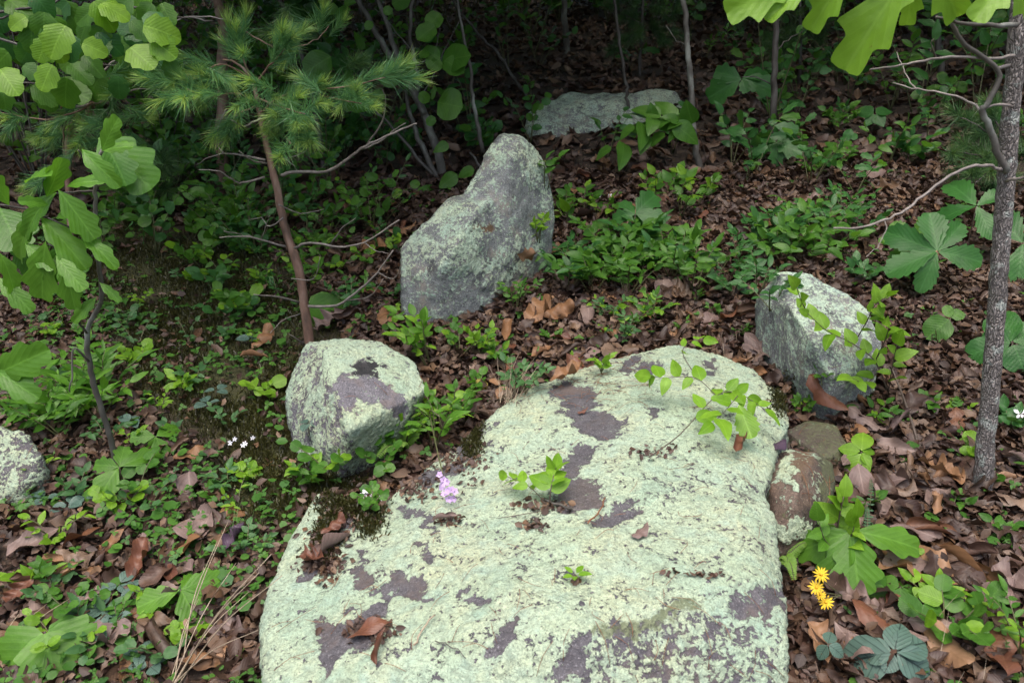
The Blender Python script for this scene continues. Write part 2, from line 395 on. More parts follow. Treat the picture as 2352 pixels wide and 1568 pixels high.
# --- the wedge shaped rock beside it
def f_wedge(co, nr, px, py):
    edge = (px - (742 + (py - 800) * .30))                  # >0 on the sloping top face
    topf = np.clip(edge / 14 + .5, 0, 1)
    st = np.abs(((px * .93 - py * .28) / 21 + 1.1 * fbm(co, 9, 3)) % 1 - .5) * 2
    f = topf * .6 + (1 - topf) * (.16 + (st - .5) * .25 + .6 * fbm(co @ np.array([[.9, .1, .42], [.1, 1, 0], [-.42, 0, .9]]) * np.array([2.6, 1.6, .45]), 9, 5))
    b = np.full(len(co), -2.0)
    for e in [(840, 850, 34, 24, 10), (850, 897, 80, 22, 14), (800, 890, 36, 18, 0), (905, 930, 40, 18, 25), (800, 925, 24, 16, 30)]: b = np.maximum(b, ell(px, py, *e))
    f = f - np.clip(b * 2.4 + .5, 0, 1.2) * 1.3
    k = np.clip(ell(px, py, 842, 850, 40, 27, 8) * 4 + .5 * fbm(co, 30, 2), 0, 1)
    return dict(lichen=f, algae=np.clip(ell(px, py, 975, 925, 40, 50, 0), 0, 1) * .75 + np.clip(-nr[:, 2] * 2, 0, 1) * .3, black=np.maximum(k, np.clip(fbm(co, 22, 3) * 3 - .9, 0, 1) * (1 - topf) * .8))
g = [(735, 1078, .0), (800, 1032, .10), (930, 962, .13), (985, 892, .17), (950, 828, .2), (870, 783, .21), (760, 778, .22), (703, 788, .21), (684, 830, .17), (662, 900, .11), (664, 935, .09), (688, 1005, .03), (700, 1068, 0), (806, 985, .22), (772, 885, .27), (742, 803, .27)]
P = [L(*q) for q in g]; cen = sum(P, Vector()) / len(P)
Q = [down(p.lerp(cen, .45 if i in (1, 2, 3, 4) else .1), .32) for i, p in enumerate(P[:13])]
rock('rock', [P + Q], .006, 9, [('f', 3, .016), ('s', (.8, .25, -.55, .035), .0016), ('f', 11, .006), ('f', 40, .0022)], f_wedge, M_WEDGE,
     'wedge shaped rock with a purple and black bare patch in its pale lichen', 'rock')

# --- the tall pointed rock
y0 = L(1000, 750).y
def f_tall(co, nr, px, py):
    f = -.34 + 1.15 * fbm(co, 10, 5)
    for e, a in [((1045, 590, 105, 38, 12), .8), ((1090, 540, 36, 22, 0), .8), ((1190, 350, 60, 46, 0), .55), ((1225, 420, 34, 80, -10), .45), ((1030, 480, 44, 22, -40), .6), ((1110, 430, 40, 40, -40), .35), ((1130, 640, 50, 50, 0), .3)]:
        f = f + np.clip(ell(px, py, *e) * 2.2 + .3, 0, 1) * a
    f = f - np.clip(ell(px, py, 1200, 475, 36, 62, 0) * 2, 0, 1) * .8
    f = f - np.clip((py - 640) / 60, 0, 1) * np.clip((1120 - px) / 80, 0, 1) * .3
    return dict(lichen=f, algae=np.clip((py - 700) / 60, 0, 1) * .5 + np.clip(fbm(co, 5, 3), 0, 1) * .06, brown=np.clip(ell(px, py, 1105, 521, 36, 15, 0) * 3 + .5 * fbm(co, 25, 2), 0, 1), black=np.clip(fbm(co, 13, 4) * 3 - .7, 0, 1) * .7)
ol = [(918, 655, .03), (926, 570, .1), (968, 528, .13), (1030, 458, .2), (1085, 408, .25), (1130, 348, .3), (1146, 312, .34), (1192, 314, .36), (1228, 350, .4), (1258, 400, .42), (1272, 500, .42), (1264, 575, .4), (1195, 655, .3), (1130, 706, .1), (1000, 756, .0), (928, 722, .0)]
fr = [(1176, 360, .26), (1172, 480, .2), (1158, 600, .14), (1050, 560, .0), (1010, 620, -.03), (1095, 480, .1)]
P = [V(a, b, y0 + c) for a, b, c in ol]; F = [V(a, b, y0 + c) for a, b, c in fr]
BK = [Vector((p.x, p.y + .32, p.z - .06)) for p in P]
lo = [P[i] for i in (0, 1, 2, 3, 10, 11, 12, 13, 14, 15)] + [V(1190, 430, y0 + .3)] + F[2:]; hi = [V(1062, 452, y0 + .22), V(1102, 402, y0 + .27)] + P[5:12] + F[:3] + [V(1110, 560, y0 + .12), V(1200, 620, y0 + .3)]
def back(q): return [Vector((p.x, p.y + .32, p.z - .06)) for p in q]
rock('standing_rock', [lo + back(lo) + [down(p, .2) for p in P[-4:]] + [down(P[0], .2)], hi + back(hi)], .007, 7, [('f', 3.5, .018), ('f', 10, .009), ('f', 34, .003)], f_tall, M_GREY,
     'tall tapering grey rock standing upright, blotched with lichen and one brown stain', 'rock')

# --- the leaning rock by the right hand trunk
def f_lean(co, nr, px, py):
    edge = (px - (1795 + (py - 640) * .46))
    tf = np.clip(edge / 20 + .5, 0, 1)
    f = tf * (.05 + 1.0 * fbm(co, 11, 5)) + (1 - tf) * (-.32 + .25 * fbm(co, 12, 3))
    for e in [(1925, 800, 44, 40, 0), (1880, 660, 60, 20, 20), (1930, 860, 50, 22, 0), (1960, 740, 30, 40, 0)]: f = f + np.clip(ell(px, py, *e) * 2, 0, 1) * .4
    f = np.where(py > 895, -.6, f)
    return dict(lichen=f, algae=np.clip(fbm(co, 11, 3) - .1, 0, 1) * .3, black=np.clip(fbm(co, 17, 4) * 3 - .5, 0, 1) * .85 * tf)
g = [(1790, 628, .27), (1850, 630, .27), (1950, 668, .26), (2002, 718, .23), (2030, 790, .18), (2024, 838, .12), (1975, 885, .08), (1880, 892, .04), (1800, 812, .06), (1738, 742, .1), (1736, 682, .17), (1812, 700, .29), (1868, 790, .27), (1905, 860, .19), (1930, 935, .0)]
P = [L(*q) for q in g]; cen = sum(P, Vector()) / len(P)
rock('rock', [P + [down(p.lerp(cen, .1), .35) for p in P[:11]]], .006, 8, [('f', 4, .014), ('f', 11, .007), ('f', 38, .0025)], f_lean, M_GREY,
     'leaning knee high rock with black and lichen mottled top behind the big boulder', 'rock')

# --- the low slab up the slope
ys = L(1300, 312).y
def f_slab(co, nr, px, py):
    return dict(lichen=.02 + .8 * fbm(co, 5, 5) + np.clip((255 - py) / 60, 0, 1) * .25, algae=np.full(len(co), .22) + .3 * fbm(co, 4, 3), black=np.clip(fbm(co, 9, 4) * 3 - .7, 0, 1) * .6)
ol = [(1218, 300, .02), (1214, 272, .1), (1240, 238, .3), (1290, 213, .5), (1350, 207, .6), (1420, 212, .6)]
P = [V(a, b, ys + c) for a, b, c in ol] + [L(1225, 312), L(1300, 314), L(1425, 296), V(1420, 225, ys + .35), V(1300, 240, ys + .25), V(1400, 275, ys + .1)]
Q = [(1400, 222, .45), (1480, 204, .6), (1555, 212, .6), (1575, 245, .5), (1560, 292, .3), (1480, 290, .15), (1400, 295, .1)]
Q = [V(a, b, ys + c) for a, b, c in Q]
P = P + Q
rock('rock_slab', [P + [Vector((p.x, p.y + .6, p.z - .15)) for p in P] + [down(p, .35) for p in P]], .012, 7, [('f', 2.5, .05), ('s', (.3, .2, .9, .12), .016), ('f', 8, .016), ('f', 25, .005)], f_slab, M_GREY,
     'low flat grey green rock slab lying in dark litter high up the slope', 'rock')

# --- the rock cut by the picture's edge, low in the moss
def f_edge(co, nr, px, py): return dict(lichen=.2 + .9 * fbm(co, 14, 4), algae=np.clip(fbm(co, 7, 3), 0, 1) * .4)
g = [(-160, 960, .16), (0, 985, .17), (58, 993, .16), (94, 1040, .12), (84, 1090, .08), (42, 1128, .04), (-20, 1160, .03), (-160, 1180, .03)]
P = [L(*q) for q in g]
rock('rock', [P + [down(p, .3) for p in P]], .009, 8, [('f', 4, .02), ('f', 12, .01), ('c', 40, .006)], f_edge, M_ROCK,
     'pale green lichen covered rock cut off by the picture edge beside the mossy ground', 'rock')

# --- the small brown stone
def f_small(co, nr, px, py):
    f = -.5 + .25 * fbm(co, 14, 3)
    for e, a in [((1806, 1085, 16, 44, 12), 1.3), ((1812, 1215, 34, 26, -10), 1.2), ((1885, 1100, 16, 50, 10), .45)]: f = f + np.clip(ell(px, py, *e) * 2.4 + .35, 0, 1) * a
    return dict(lichen=f, algae=np.clip((px - 1860) / 40, 0, 1) * .62 + np.clip(ell(px, py, 1790, 1180, 22, 30, 0), 0, 1) * .6, black=np.clip((px - 1862) / 30, 0, 1) * .7 + np.clip(ell(px, py, 1850, 1195, 40, 40, 0) * 2, 0, 1) * .6, brown=np.clip(ell(px, py, 1845, 1060, 36, 34, 0) * 2, 0, 1) * .6)
g = [(1764, 1050, .13), (1810, 1028, .13), (1880, 1030, .13), (1918, 1060, .11), (1918, 1105, .10), (1885, 1185, .10), (1852, 1232, .09), (1792, 1250, .09), (1776, 1195, .13), (1762, 1110, .15), (1835, 1090, .19), (1820, 1170, .17)]
P = [L(*q) for q in g]
rock('stone', [P + [down(p, .3) for p in P]], .005, 8, [('f', 5, .012), ('f', 14, .005), ('f', 45, .002)], f_small, M_DARKROCK,
     'small reddish brown stone wedged against the side of the big boulder', 'stone')
g = [(1800, 985, .05), (1850, 960, .04), (1925, 970, .05), (1950, 1015, .05), (1940, 1060, .03), (1890, 1050, .06)]
P = [L(*q) for q in g]
rock('stone', [P + [down(p, .25) for p in P]], .007, 7, [('f', 5, .012), ('f', 14, .005)], lambda co, nr, px, py: dict(lichen=np.full(len(co), -.6) + .3 * fbm(co, 20, 3), algae=.55 + .5 * fbm(co, 6, 3), black=np.full(len(co), .5)), M_DARKROCK,
     'dark mossy stone half buried in leaf litter above the reddish brown stone', 'stone')

# ------------------------------------------------------------------ ground
def band(px, py):
    """how mossy the ground is (the dark bank beside the pine sapling)"""
    m = np.maximum(ell(px, py, 520, 800, 330, 250, 35), ell(px, py, 640, 1050, 170, 200, 20))
    m = np.maximum(m, ell(px, py, 330, 620, 260, 130, 20))
    return np.clip(m * 2.2, 0, 1)
xs = np.concatenate([-np.geomspace(60, 3.2, 34)[:-1], np.arange(-3.2, 3.2, .035), np.geomspace(3.2, 60, 34)])
ys_ = np.concatenate([np.linspace(-30, .2, 30)[:-1], np.arange(.2, 6, .035), np.geomspace(6, 90, 70)])
X, Y = np.meshgrid(xs, ys_); Z = hts(X.ravel(), Y.ravel())
gv = np.stack([X.ravel(), Y.ravel(), Z], 1)
nx, ny = len(xs), len(ys_)
ii = (np.arange(ny - 1)[:, None] * nx + np.arange(nx - 1)[None, :]).ravel()
gf = np.stack([ii, ii + 1, ii + nx + 1, ii + nx], 1)
gx, gy, gd = proj(gv); ms = np.where((gd > .3), band(gx, gy), 0)
ground = link('ground', mesh_np('ground', gv, gf, mat=M_SOIL, attrs={'moss': ms})); tag(ground, 'dark damp forest soil rising up the slope', kind='structure')
bpy.context.view_layer.update()
_dg = bpy.context.evaluated_depsgraph_get()
ROCKBVH = []
for r in ROCKS:
    me = r.data; n = len(me.vertices); co = np.empty(n * 3); me.vertices.foreach_get('co', co); co = co.reshape(-1, 3) + np.array(r.location)
    ROCKBVH.append(BVHTree.FromPolygons([tuple(x) for x in co], [tuple(p.vertices) for p in me.polygons]))
def rock_top(x, y):
    best = None
    for b in ROCKBVH:
        h = b.ray_cast(Vector((x, y, 8)), Vector((0, 0, -1)))
        if h[0] is not None and (best is None or h[0].z > best[0].z): best = h
    return best
def surf(x, y):
    """top of whatever is there: (z, normal, is_rock)"""
    z = ht(x, y); h = rock_top(x, y)
    if h and h[0].z > z: return h[0].z, h[1], True
    e = .03; n = Vector((-(ht(x + e, y) - z) / e, -(ht(x, y + e) - z) / e, 1)).normalized()
    return z, n, False
def SP(px, py, lift=0):
    """the point of the scene seen at that place of the photograph: rock or ground"""
    r = ray(px, py); g = L(px, py); best = (g - CAM).length; hit = g
    rn = r.normalized()
    for b in ROCKBVH:
        h = b.ray_cast(CAM, rn)
        if h[0] is not None and h[3] < best: best = h[3]; hit = h[0]
    return hit + Vector((0, 0, lift))
# ------------------------------------------------------------------ leaf materials
def mat_leaf(name, cols, rough=.36, transl=.4, vein=.22, nv=9, spec=.28, veincol=None, use_attr=False, tcol=None, spot=.7, vw=.045, spotcol=(.10, .06, .02)):
    m, nt = newmat(name); t = NT(nt)
    rnd = t.attr('rnd') if use_attr else t.n('ObjectInfo').outputs['Random']
    uv = t.n('UVMap').outputs[0]; sp = t.n('SeparateXYZ', {0: uv}); u, v = sp.outputs[0], sp.outputs[1]
    tc = t.n('TexCoord').outputs['Object']
    c = t.ramp(rnd, [(i / max(1, len(cols) - 1), x) for i, x in enumerate(cols)])
    av = t.math('ABSOLUTE', t.math('SUBTRACT', v, .5))
    mid = t.math('LESS_THAN', av, .022)
    side = t.math('FRACT', t.math('MULTIPLY', t.math('SUBTRACT', u, t.math('MULTIPLY', av, .75)), nv))
    sv = t.math('LESS_THAN', t.math('ABSOLUTE', t.math('SUBTRACT', side, .5)), vw)
    vn = t.math('MAXIMUM', mid, t.math('MULTIPLY', sv, .6))
    w4 = t.math('MULTIPLY', rnd, 37.0); sc4 = 2.2 if use_attr else 1.0
    n = t.n('TexNoise', {'Vector': tc, 'W': w4, 'Scale': 4.0 * sc4, 'Detail': 4}, noise_dimensions='4D').outputs[0]
    n8 = t.n('TexNoise', {'Vector': tc, 'W': w4, 'Scale': 11.0 * sc4, 'Detail': 5, 'Roughness': .65}, noise_dimensions='4D').outputs[0]
    c = t.mix(t.math('MULTIPLY_ADD', t.math('SUBTRACT', n, .5), 1.6, .3, clamp=True), c, tuple(x * .62 for x in cols[0]))
    vc = veincol or tuple(min(1, x * 1.7 + .02) for x in cols[-1])
    c = t.mix(t.math('MULTIPLY', vn, vein), c, vc)
    c = t.mix(t.math('MULTIPLY', t.math('MULTIPLY', t.math('SUBTRACT', n8, .655), 22, clamp=True), spot), c, spotcol)
    hb = t.math('ADD', t.math('MULTIPLY', t.math('ABSOLUTE', t.math('SUBTRACT', side, .5)), 1.0), t.math('MULTIPLY', n8, 1.6))
    bp = t.bump(hb, .2, .004)
    b = t.n('BsdfPrincipled', {'Base Color': c, 'Roughness': rough, 'Specular IOR Level': spec, 'Normal': bp})
    if transl:
        tr = t.n('BsdfTranslucent', {'Color': t.mix(.5, c, tcol or (cols[-1][0] * 1.5 + .03, cols[-1][1] * 1.7 + .04, cols[-1][2] * .8)), 'Normal': bp})
        t.out(t.n('MixShader', {0: transl, 1: b.outputs[0], 2: tr.outputs[0]}).outputs[0])
    else: t.out(b.outputs[0])
    return m
def mat_plain(name, cols, rough=.6, sc=60, bump=.4, stretch=None, transl=0):
    m, nt = newmat(name); t = NT(nt)
    tc = t.n('TexCoord').outputs['Object']
    if stretch: tc = t.n('Mapping', {'Vector': tc, 'Scale': stretch}).outputs[0]
    n = t.noise(tc, sc, 5, .6)
    c = t.ramp(n, [(.3 + .4 * i / max(1, len(cols) - 1), x) for i, x in enumerate(cols)])
    b = t.n('BsdfPrincipled', {'Base Color': c, 'Roughness': rough})
    nt.links.new(t.bump(n, bump, .004), b.inputs['Normal'])
    if transl:
        tr = t.n('BsdfTranslucent', {'Color': c}); t.out(t.n('MixShader', {0: transl, 1: b.outputs[0], 2: tr.outputs[0]}).outputs[0])
    else: t.out(b.outputs[0])
    return m
G_MID = [(.048, .140, .018), (.068, .180, .022), (.092, .215, .028)]
G_YEL = [(.12, .26, .016), (.16, .31, .022), (.20, .36, .034)]
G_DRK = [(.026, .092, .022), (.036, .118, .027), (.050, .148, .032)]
G_OAK = [(.072, .190, .018), (.092, .225, .022), (.112, .255, .028)]
G_BLU = [(.05, .135, .045), (.07, .165, .055), (.085, .19, .065)]
LM = {}
LM['mid'] = mat_leaf('mid_green_leaf', G_MID)
LM['yel'] = mat_leaf('young_leaf', G_YEL, vein=.25)
LM['yeloak'] = mat_leaf('young_oak_leaf', [(.13, .27, .02), (.17, .32, .03), (.21, .37, .045)], vein=.12, nv=5)
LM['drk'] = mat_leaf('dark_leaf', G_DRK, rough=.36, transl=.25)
LM['oak'] = mat_leaf('oak_leaf', G_OAK, nv=7, vein=.25)
LM['oakdrk'] = mat_leaf('deep_green_oak_leaf', [(.032, .122, .026), (.042, .146, .030), (.054, .170, .036)], nv=8, vein=.22)  # deeper green than the other oak leaves
LM['blu'] = mat_leaf('bluish_leaf', G_BLU, vein=.15)
LM['pip'] = mat_leaf('veined_evergreen_leaf', [(.06, .11, .085), (.085, .14, .11)], rough=.4, transl=.05, vein=.9, nv=6, vw=.09, veincol=(.012, .022, .018))
LM['pur'] = mat_leaf('purple_leaf', [(.055, .038, .060), (.07, .045, .07)], transl=.1, vein=.2, veincol=(.12, .09, .12))
LM['ylw'] = mat_leaf('yellowing_leaf', [(.38, .36, .09), (.45, .36, .08)], vein=.2)
LM['fern'] = mat_leaf('fern_leaf', [(.14, .27, .035), (.18, .32, .04)], vein=0)
LM['dkfern'] = mat_leaf('spleenwort_leaf', [(.05, .13, .06), (.07, .16, .07)], vein=0)
DEAD = [(.022, .012, .009), (.055, .028, .019), (.10, .055, .038), (.045, .024, .020), (.135, .088, .06), (.085, .042, .02), (.19, .115, .068), (.032, .020, .016), (.20, .135, .095), (.036, .018, .013), (.08, .05, .04), (.028, .016, .012)]
LM['dead'] = mat_leaf('dead_leaf', DEAD, rough=.5, transl=.08, vein=.3, nv=8, spec=.35, veincol=(.10, .07, .05), tcol=(.2, .09, .03))
LM['deadtan'] = mat_leaf('tan_dead_leaf', [(.19, .095, .045), (.24, .13, .066), (.27, .16, .095)], rough=.5, transl=.12, vein=.35, nv=8, veincol=(.18, .10, .05), tcol=(.4, .2, .06))
LM['deadgrey'] = mat_leaf('weathered_dead_leaf', [(.14, .095, .085), (.19, .135, .115), (.11, .075, .068)], rough=.5, transl=.05, vein=.35, nv=8, veincol=(.3, .22, .19), tcol=(.3, .2, .1))
LM['deadred'] = mat_leaf('red_brown_dead_leaf', [(.10, .042, .028), (.135, .055, .032), (.16, .075, .04)], rough=.42, transl=.08, vein=.3, nv=8, veincol=(.2, .1, .06), tcol=(.4, .15, .04))
M_LITTER = mat_leaf('litter_leaves', DEAD, rough=.5, transl=.06, vein=.3, nv=8, spec=.35, veincol=(.10, .07, .05), use_attr=True, tcol=(.2, .09, .03))
M_COVER = mat_leaf('ground_cover_leaves', [(.045, .13, .02), (.07, .19, .03), (.105, .24, .04), (.06, .15, .055)], vein=0, use_attr=True)
M_STEM = mat_plain('green_stem', [(.05, .07, .02), (.09, .08, .035)])
M_WOODY = mat_plain('woody_stem', [(.045, .032, .024), (.09, .065, .05)])
M_TWIG = mat_plain('grey_twig', [(.10, .085, .075), (.26, .23, .21)], sc=40)
M_PINEBARK = mat_plain('pine_bark', [(.07, .042, .03), (.16, .092, .065), (.24, .165, .13)], sc=30, bump=.9, stretch=(1, 1, .35))
M_DARKBARK = mat_plain('dark_bark', [(.022, .018, .015), (.05, .042, .036), (.11, .105, .095)], sc=18, bump=.9, stretch=(1, 1, .4))
M_LICHBARK = mat_plain('lichen_bark', [(.035, .030, .025), (.085, .078, .068), (.24, .26, .23)], sc=11, bump=.9, stretch=(1, 1, .6))
M_DRYSTALK = mat_plain('dry_stalk', [(.20, .15, .10), (.36, .29, .21)])
M_REDNEEDLE = mat_plain('dead_pine_needles', [(.12, .045, .02), (.22, .09, .035)])

# ------------------------------------------------------------------ leaf shapes (base at 0, tip along +x, upper side +z, length 1)
def w_ell(W=.25, p=.85, q=.75): return lambda t: W * np.clip(np.sin(math.pi * np.clip(t, 0, 1) ** p), 0, 1) ** q
def w_oak(W=.3, n=4, deep=.42):
    def f(t):
        env = np.clip(np.sin(math.pi * (.05 + .93 * t) ** 1.25), 0, 1) ** .6
        lob = .5 + .5 * np.cos(2 * math.pi * (t * n + .15))
        return W * env * (1 - deep + deep * lob ** .7) * np.clip(t * 9, .12, 1)
    return f
def w_redoak(W=.36, n=3.2):
    def f(t):
        env = np.clip(np.sin(math.pi * (.05 + .95 * t)), 0, 1) ** .5
        s = (t * n + .25) % 1; lob = np.where(s < .6, s / .6, (1 - s) / .4)
        return W * env * (.56 + .44 * lob ** 1.3) * np.clip(t * 8, .1, 1)
    return f
def w_chest(W=.3, n=9, deep=.14):
    def f(t):
        env = np.clip(np.sin(math.pi * (t * .96 + .02) ** 1.25), 0, 1) ** .75
        s = (t * n) % 1; lob = np.where(s < .7, s / .7, (1 - s) / .3)
        return W * env * (1 - deep + deep * lob)
    return f
def w_round(W=.52): return lambda t: W * np.clip(np.sqrt(np.clip(1 - (2 * np.clip(t, 0, 1) - 1) ** 2, 0, 1)), 0, 1) ** .8 * np.where(t > .8, .85 + .15 * (1 - t) / .2, 1)
def w_lobed(W=.5):
    def f(t):
        s = (t * 3.0 + .3) % 1; lob = np.abs(s - .5) * 2
        fine = np.abs((t * 14) % 1 - .5) * 2
        return W * np.clip(np.sin(math.pi * np.clip(t * .97 + .03, 0, 1) ** .8), 0, 1) ** .55 * (.78 + .22 * lob) * (.95 + .05 * fine)
    return f
def leaf_geo(hw, n=8, c=1, fold=.15, droop=.15, wave=0., wn=3, sweep=0., twist=0., roll=0., seed=0, hook=0):
    r = np.random.RandomState(seed); t = np.linspace(0, 1, n + 1); w = hw(t); w[-1] = max(w[-1] * .1, .002)
    wm = max(w.max(), 1e-3); V_, UV = [], []
    ph = r.rand() * 6; ph2 = r.rand() * 6
    for i in range(n + 1):
        for j in range(-c, c + 1):
            s = j / c; y = s * w[i]; a = abs(y) / wm
            x = t[i] + sweep * abs(y) - .1 * sweep
            z = fold * abs(y) - droop * t[i] ** 2 + wave * math.sin(wn * 2 * math.pi * t[i] + ph + s * 1.3) * (.25 + a) + .3 * wave * math.sin(5 * y / wm + ph2)
            if roll:                                        # edges curl up or under
                th = roll * y / wm; k = wm / roll
                y, z = k * math.sin(th), z + k * (1 - math.cos(th))
            if twist:
                th = twist * t[i]; y, z = y * math.cos(th) - z * math.sin(th), y * math.sin(th) + z * math.cos(th)
            if hook: z += hook * max(0, t[i] - .55) ** 2 * 3
            V_.append((x, y, z)); UV.append((t[i], .5 + s * w[i] / wm / 2))
    k = 2 * c + 1; F = []
    for i in range(n):
        for j in range(k - 1):
            a = i * k + j; F.append((a, a + 1, a + k + 1, a + k))
    # a short stalk
    return np.array(V_), np.array(F), np.array(UV)
LEAF_KINDS = {
    'blue': lambda s: leaf_geo(w_ell(.25), 6, 1, .25, .10 + .15 * (s % 3), .01, 2, seed=s),
    'ovate': lambda s: leaf_geo(w_ell(.30, .7, .8), 9, 1, .22, .12 + .14 * (s % 3), .02, 2, seed=s),
    'lance': lambda s: leaf_geo(w_ell(.13, .8, .8), 7, 1, .2, .2 + .1 * (s % 3), .02, 2, seed=s),
    'round': lambda s: leaf_geo(w_round(.44), 7, 2, .12, .1 + .1 * (s % 2), .03, 2, seed=s),
    'lobed': lambda s: leaf_geo(w_lobed(.46), 30, 3, .10, .15 + .2 * (s % 3), .012, 1.3, .15, roll=-.4 * (s % 2), seed=s),
    'whiteoak': lambda s: leaf_geo(w_oak(.31, 3.1, .30), 30, 3, .16, .12 + .22 * (s % 3), .009, 1.2, .4, roll=-.5 * (s % 2), seed=s),
    'redoak': lambda s: leaf_geo(w_redoak(.40, 2.6), 34, 3, .14, .10 + .16 * (s % 3), .009, 1.2, .5, seed=s),
    'chestnut': lambda s: leaf_geo(w_chest(.31, 6, .2), 36, 3, .14, .1 + .12 * (s % 3), .010, 1.5, .35, seed=s),
    'd_oak': lambda s: leaf_geo(w_oak(.30, 3.4, .45), 22, 2, .1, .05, .09, 1.5 + (s % 3) * .6, .35, twist=(s % 5 - 2) * .35, roll=(s % 4 - 1.3) * 1.1, seed=s, hook=.3 * (s % 3 - 1)),
    'd_red': lambda s: leaf_geo(w_redoak(.36), 24, 2, .1, .08, .10, 1.5 + (s % 3) * .6, .6, twist=(s % 5 - 2) * .3, roll=(s % 4 - 1.3) * 1.0, seed=s, hook=.3 * (s % 3 - 1)),
    'd_plain': lambda s: leaf_geo(w_ell(.24, .8, .8), 9, 2, .1, .1, .07, 1.2 + (s % 3) * .5, 0, twist=(s % 5 - 2) * .4, roll=(s % 4 - 1.2) * 1.25, seed=s, hook=.35 * (s % 3 - 1)),
    'd_roll': lambda s: leaf_geo(w_ell(.26, .8, .6), 9, 3, 0, .15, .05, 1.2, 0, twist=(s % 3 - 1) * .5, roll=2.3 + .3 * (s % 3), seed=s),
    'd_chest': lambda s: leaf_geo(w_chest(.29), 18, 2, .1, .1, .07, 1.6, .3, twist=(s % 5 - 2) * .35, roll=(s % 4 - 1.3) * 1.1, seed=s, hook=.3 * (s % 3 - 1)),
}
_LC = {}
def leaf_mesh(kind, mat, var):
    k = (kind, mat, var)
    if k not in _LC:
        v, f, uv = leaf_geo_cached(kind, var)
        _LC[k] = mesh_np(kind if not kind.startswith('d_') else 'dead_leaf', v, f, mat=LM[mat], uv=uv)
    return _LC[k]
_LG = {}
def leaf_geo_cached(kind, var):
    if (kind, var) not in _LG: _LG[(kind, var)] = LEAF_KINDS[kind](var + hash_kind(kind))
    return _LG[(kind, var)]
def hash_kind(k): return sum(ord(c) * (i + 3) for i, c in enumerate(k)) % 97
def frame(d, up):
    d = Vector(d).normalized(); y = Vector(up).cross(d)
    if y.length < 1e-3: y = Vector((1, .2, 0)).cross(d)
    y.normalize(); z = d.cross(y)
    return Matrix((d, y, z)).transposed()
def put_leaf(parent, base, d, up, length, kind, mat, width=1.0, rng=RNG, name='leaf', label=None):
    o = bpy.data.objects.new(name, leaf_mesh(kind, mat, rng.randrange(5))); COL.objects.link(o)
    M = frame(d, up).to_4x4() @ Matrix.Diagonal((length, length * width, length, 1))
    off = Vector(base)
    if parent: o.parent = parent; off = off - parent.location
    o.matrix_local = Matrix.Translation(off) @ M
    if label: o['label'] = label
    return o
TOCAM = lambda p: (CAM - Vector(p)).normalized()

# ------------------------------------------------------------------ plant builders
def rv(r, s): return Vector((r.uniform(-s, s), r.uniform(-s, s), r.uniform(-s, s)))
def bush(pt, size, nst, nlf, lsize, *A, **K):
    q = random.Random(K.get('seed', 0) * 3 + 1); K['lw'] = K.get('lw', 1.0) * q.uniform(.75, 1.2)
    return bush_(pt, size * q.uniform(.8, 1.25), nst, max(3, int(nlf * q.uniform(.7, 1.15))), lsize * q.uniform(.78, 1.25), *A, **K)
def bush_(pt, size, nst, nlf, lsize, kind='blue', mat='mid', label='', cat='shrub', name='shrub', group=None, spread=.8, seed=0, lean=(0, 0), alt=None, stemmat=None, flat=.5, leafless=.3, lw=1.0):
    """a small woody plant: several arching stems with alternate leaves"""
    r = random.Random(seed * 7 + 3); pt = Vector(pt)
    root = empty(name, pt, label, cat, group)
    for k in range(nst):
        az = 2 * math.pi * (k + r.random() * .8) / nst; h = size * r.uniform(.7, 1.1); s = size * spread * r.uniform(.3, 1)
        e = pt + Vector((math.cos(az) * s + lean[0] * size, math.sin(az) * s + lean[1] * size, h))
        m = pt.lerp(e, .5) + Vector((0, 0, h * .18)) + rv(r, size * .06)
        c = [pt + rv(r, .008), m, e]
        tube('stem', c, .0022 + size * .004, .001, stemmat or M_STEM, root, 4, seg=4)
        cc = [Vector(x) for x in catmull(c, 6)]
        for i in range(nlf):
            t = leafless + (1 - leafless) * (i + .5) / nlf; x = t * (len(cc) - 1); a = int(min(x, len(cc) - 2)); p = cc[a].lerp(cc[a + 1], x - a)
            ax = (cc[min(a + 1, len(cc) - 1)] - cc[a]).normalized()
            side = ax.cross(Vector((0, 0, 1)));
            if side.length < .1: side = Vector((math.cos(az + 1.5), math.sin(az + 1.5), 0))
            side.normalize(); sg = 1 if i % 2 else -1
            d = side * sg * r.uniform(.6, 1.1) + ax * r.uniform(.2, .8) + Vector((0, 0, r.uniform(-.25, .35))) + rv(r, .35)
            if i >= nlf - 1: d = ax + rv(r, .3)
            up = Vector((0, 0, 1)) * flat + TOCAM(p) * .4 + rv(r, .4)
            mm = alt if alt and r.random() < .25 else mat
            put_leaf(root, p, d, up, lsize * r.uniform(.65, 1.15), kind, mm, lw, r)
    return root
def whorl(pt, h, n, lsize, kind, mat, label, cat='seedling', name='seedling', group=None, seed=0, tilt=.15, lean=(0, 0), tiers=1, lw=1.0, stemr=.0022):
    """a seedling: a short stem crowned with a whorl of leaves"""
    r = random.Random(seed * 13 + 5); pt = Vector(pt); root = empty(name, pt, label, cat, group)
    top = pt + Vector((lean[0] * h, lean[1] * h, h))
    tube('stem', [pt, pt.lerp(top, .5) + rv(r, h * .06), top], stemr, stemr * .6, M_WOODY, root, 5, seg=3)
    a0 = r.random() * 6
    for q in range(tiers):
        p = top.lerp(pt, q * .3)
        for i in range(n):
            az = a0 + q * .7 + 2 * math.pi * (i + r.uniform(-.2, .2)) / n
            d = Vector((math.cos(az), math.sin(az), tilt + r.uniform(-.2, .2)))
            put_leaf(root, p + d * .006, d, Vector((0, 0, 1)) + TOCAM(p) * .3 + rv(r, .25), lsize * r.uniform(.75, 1.1) * (1 - .12 * q), kind, mat, lw, r)
    return root
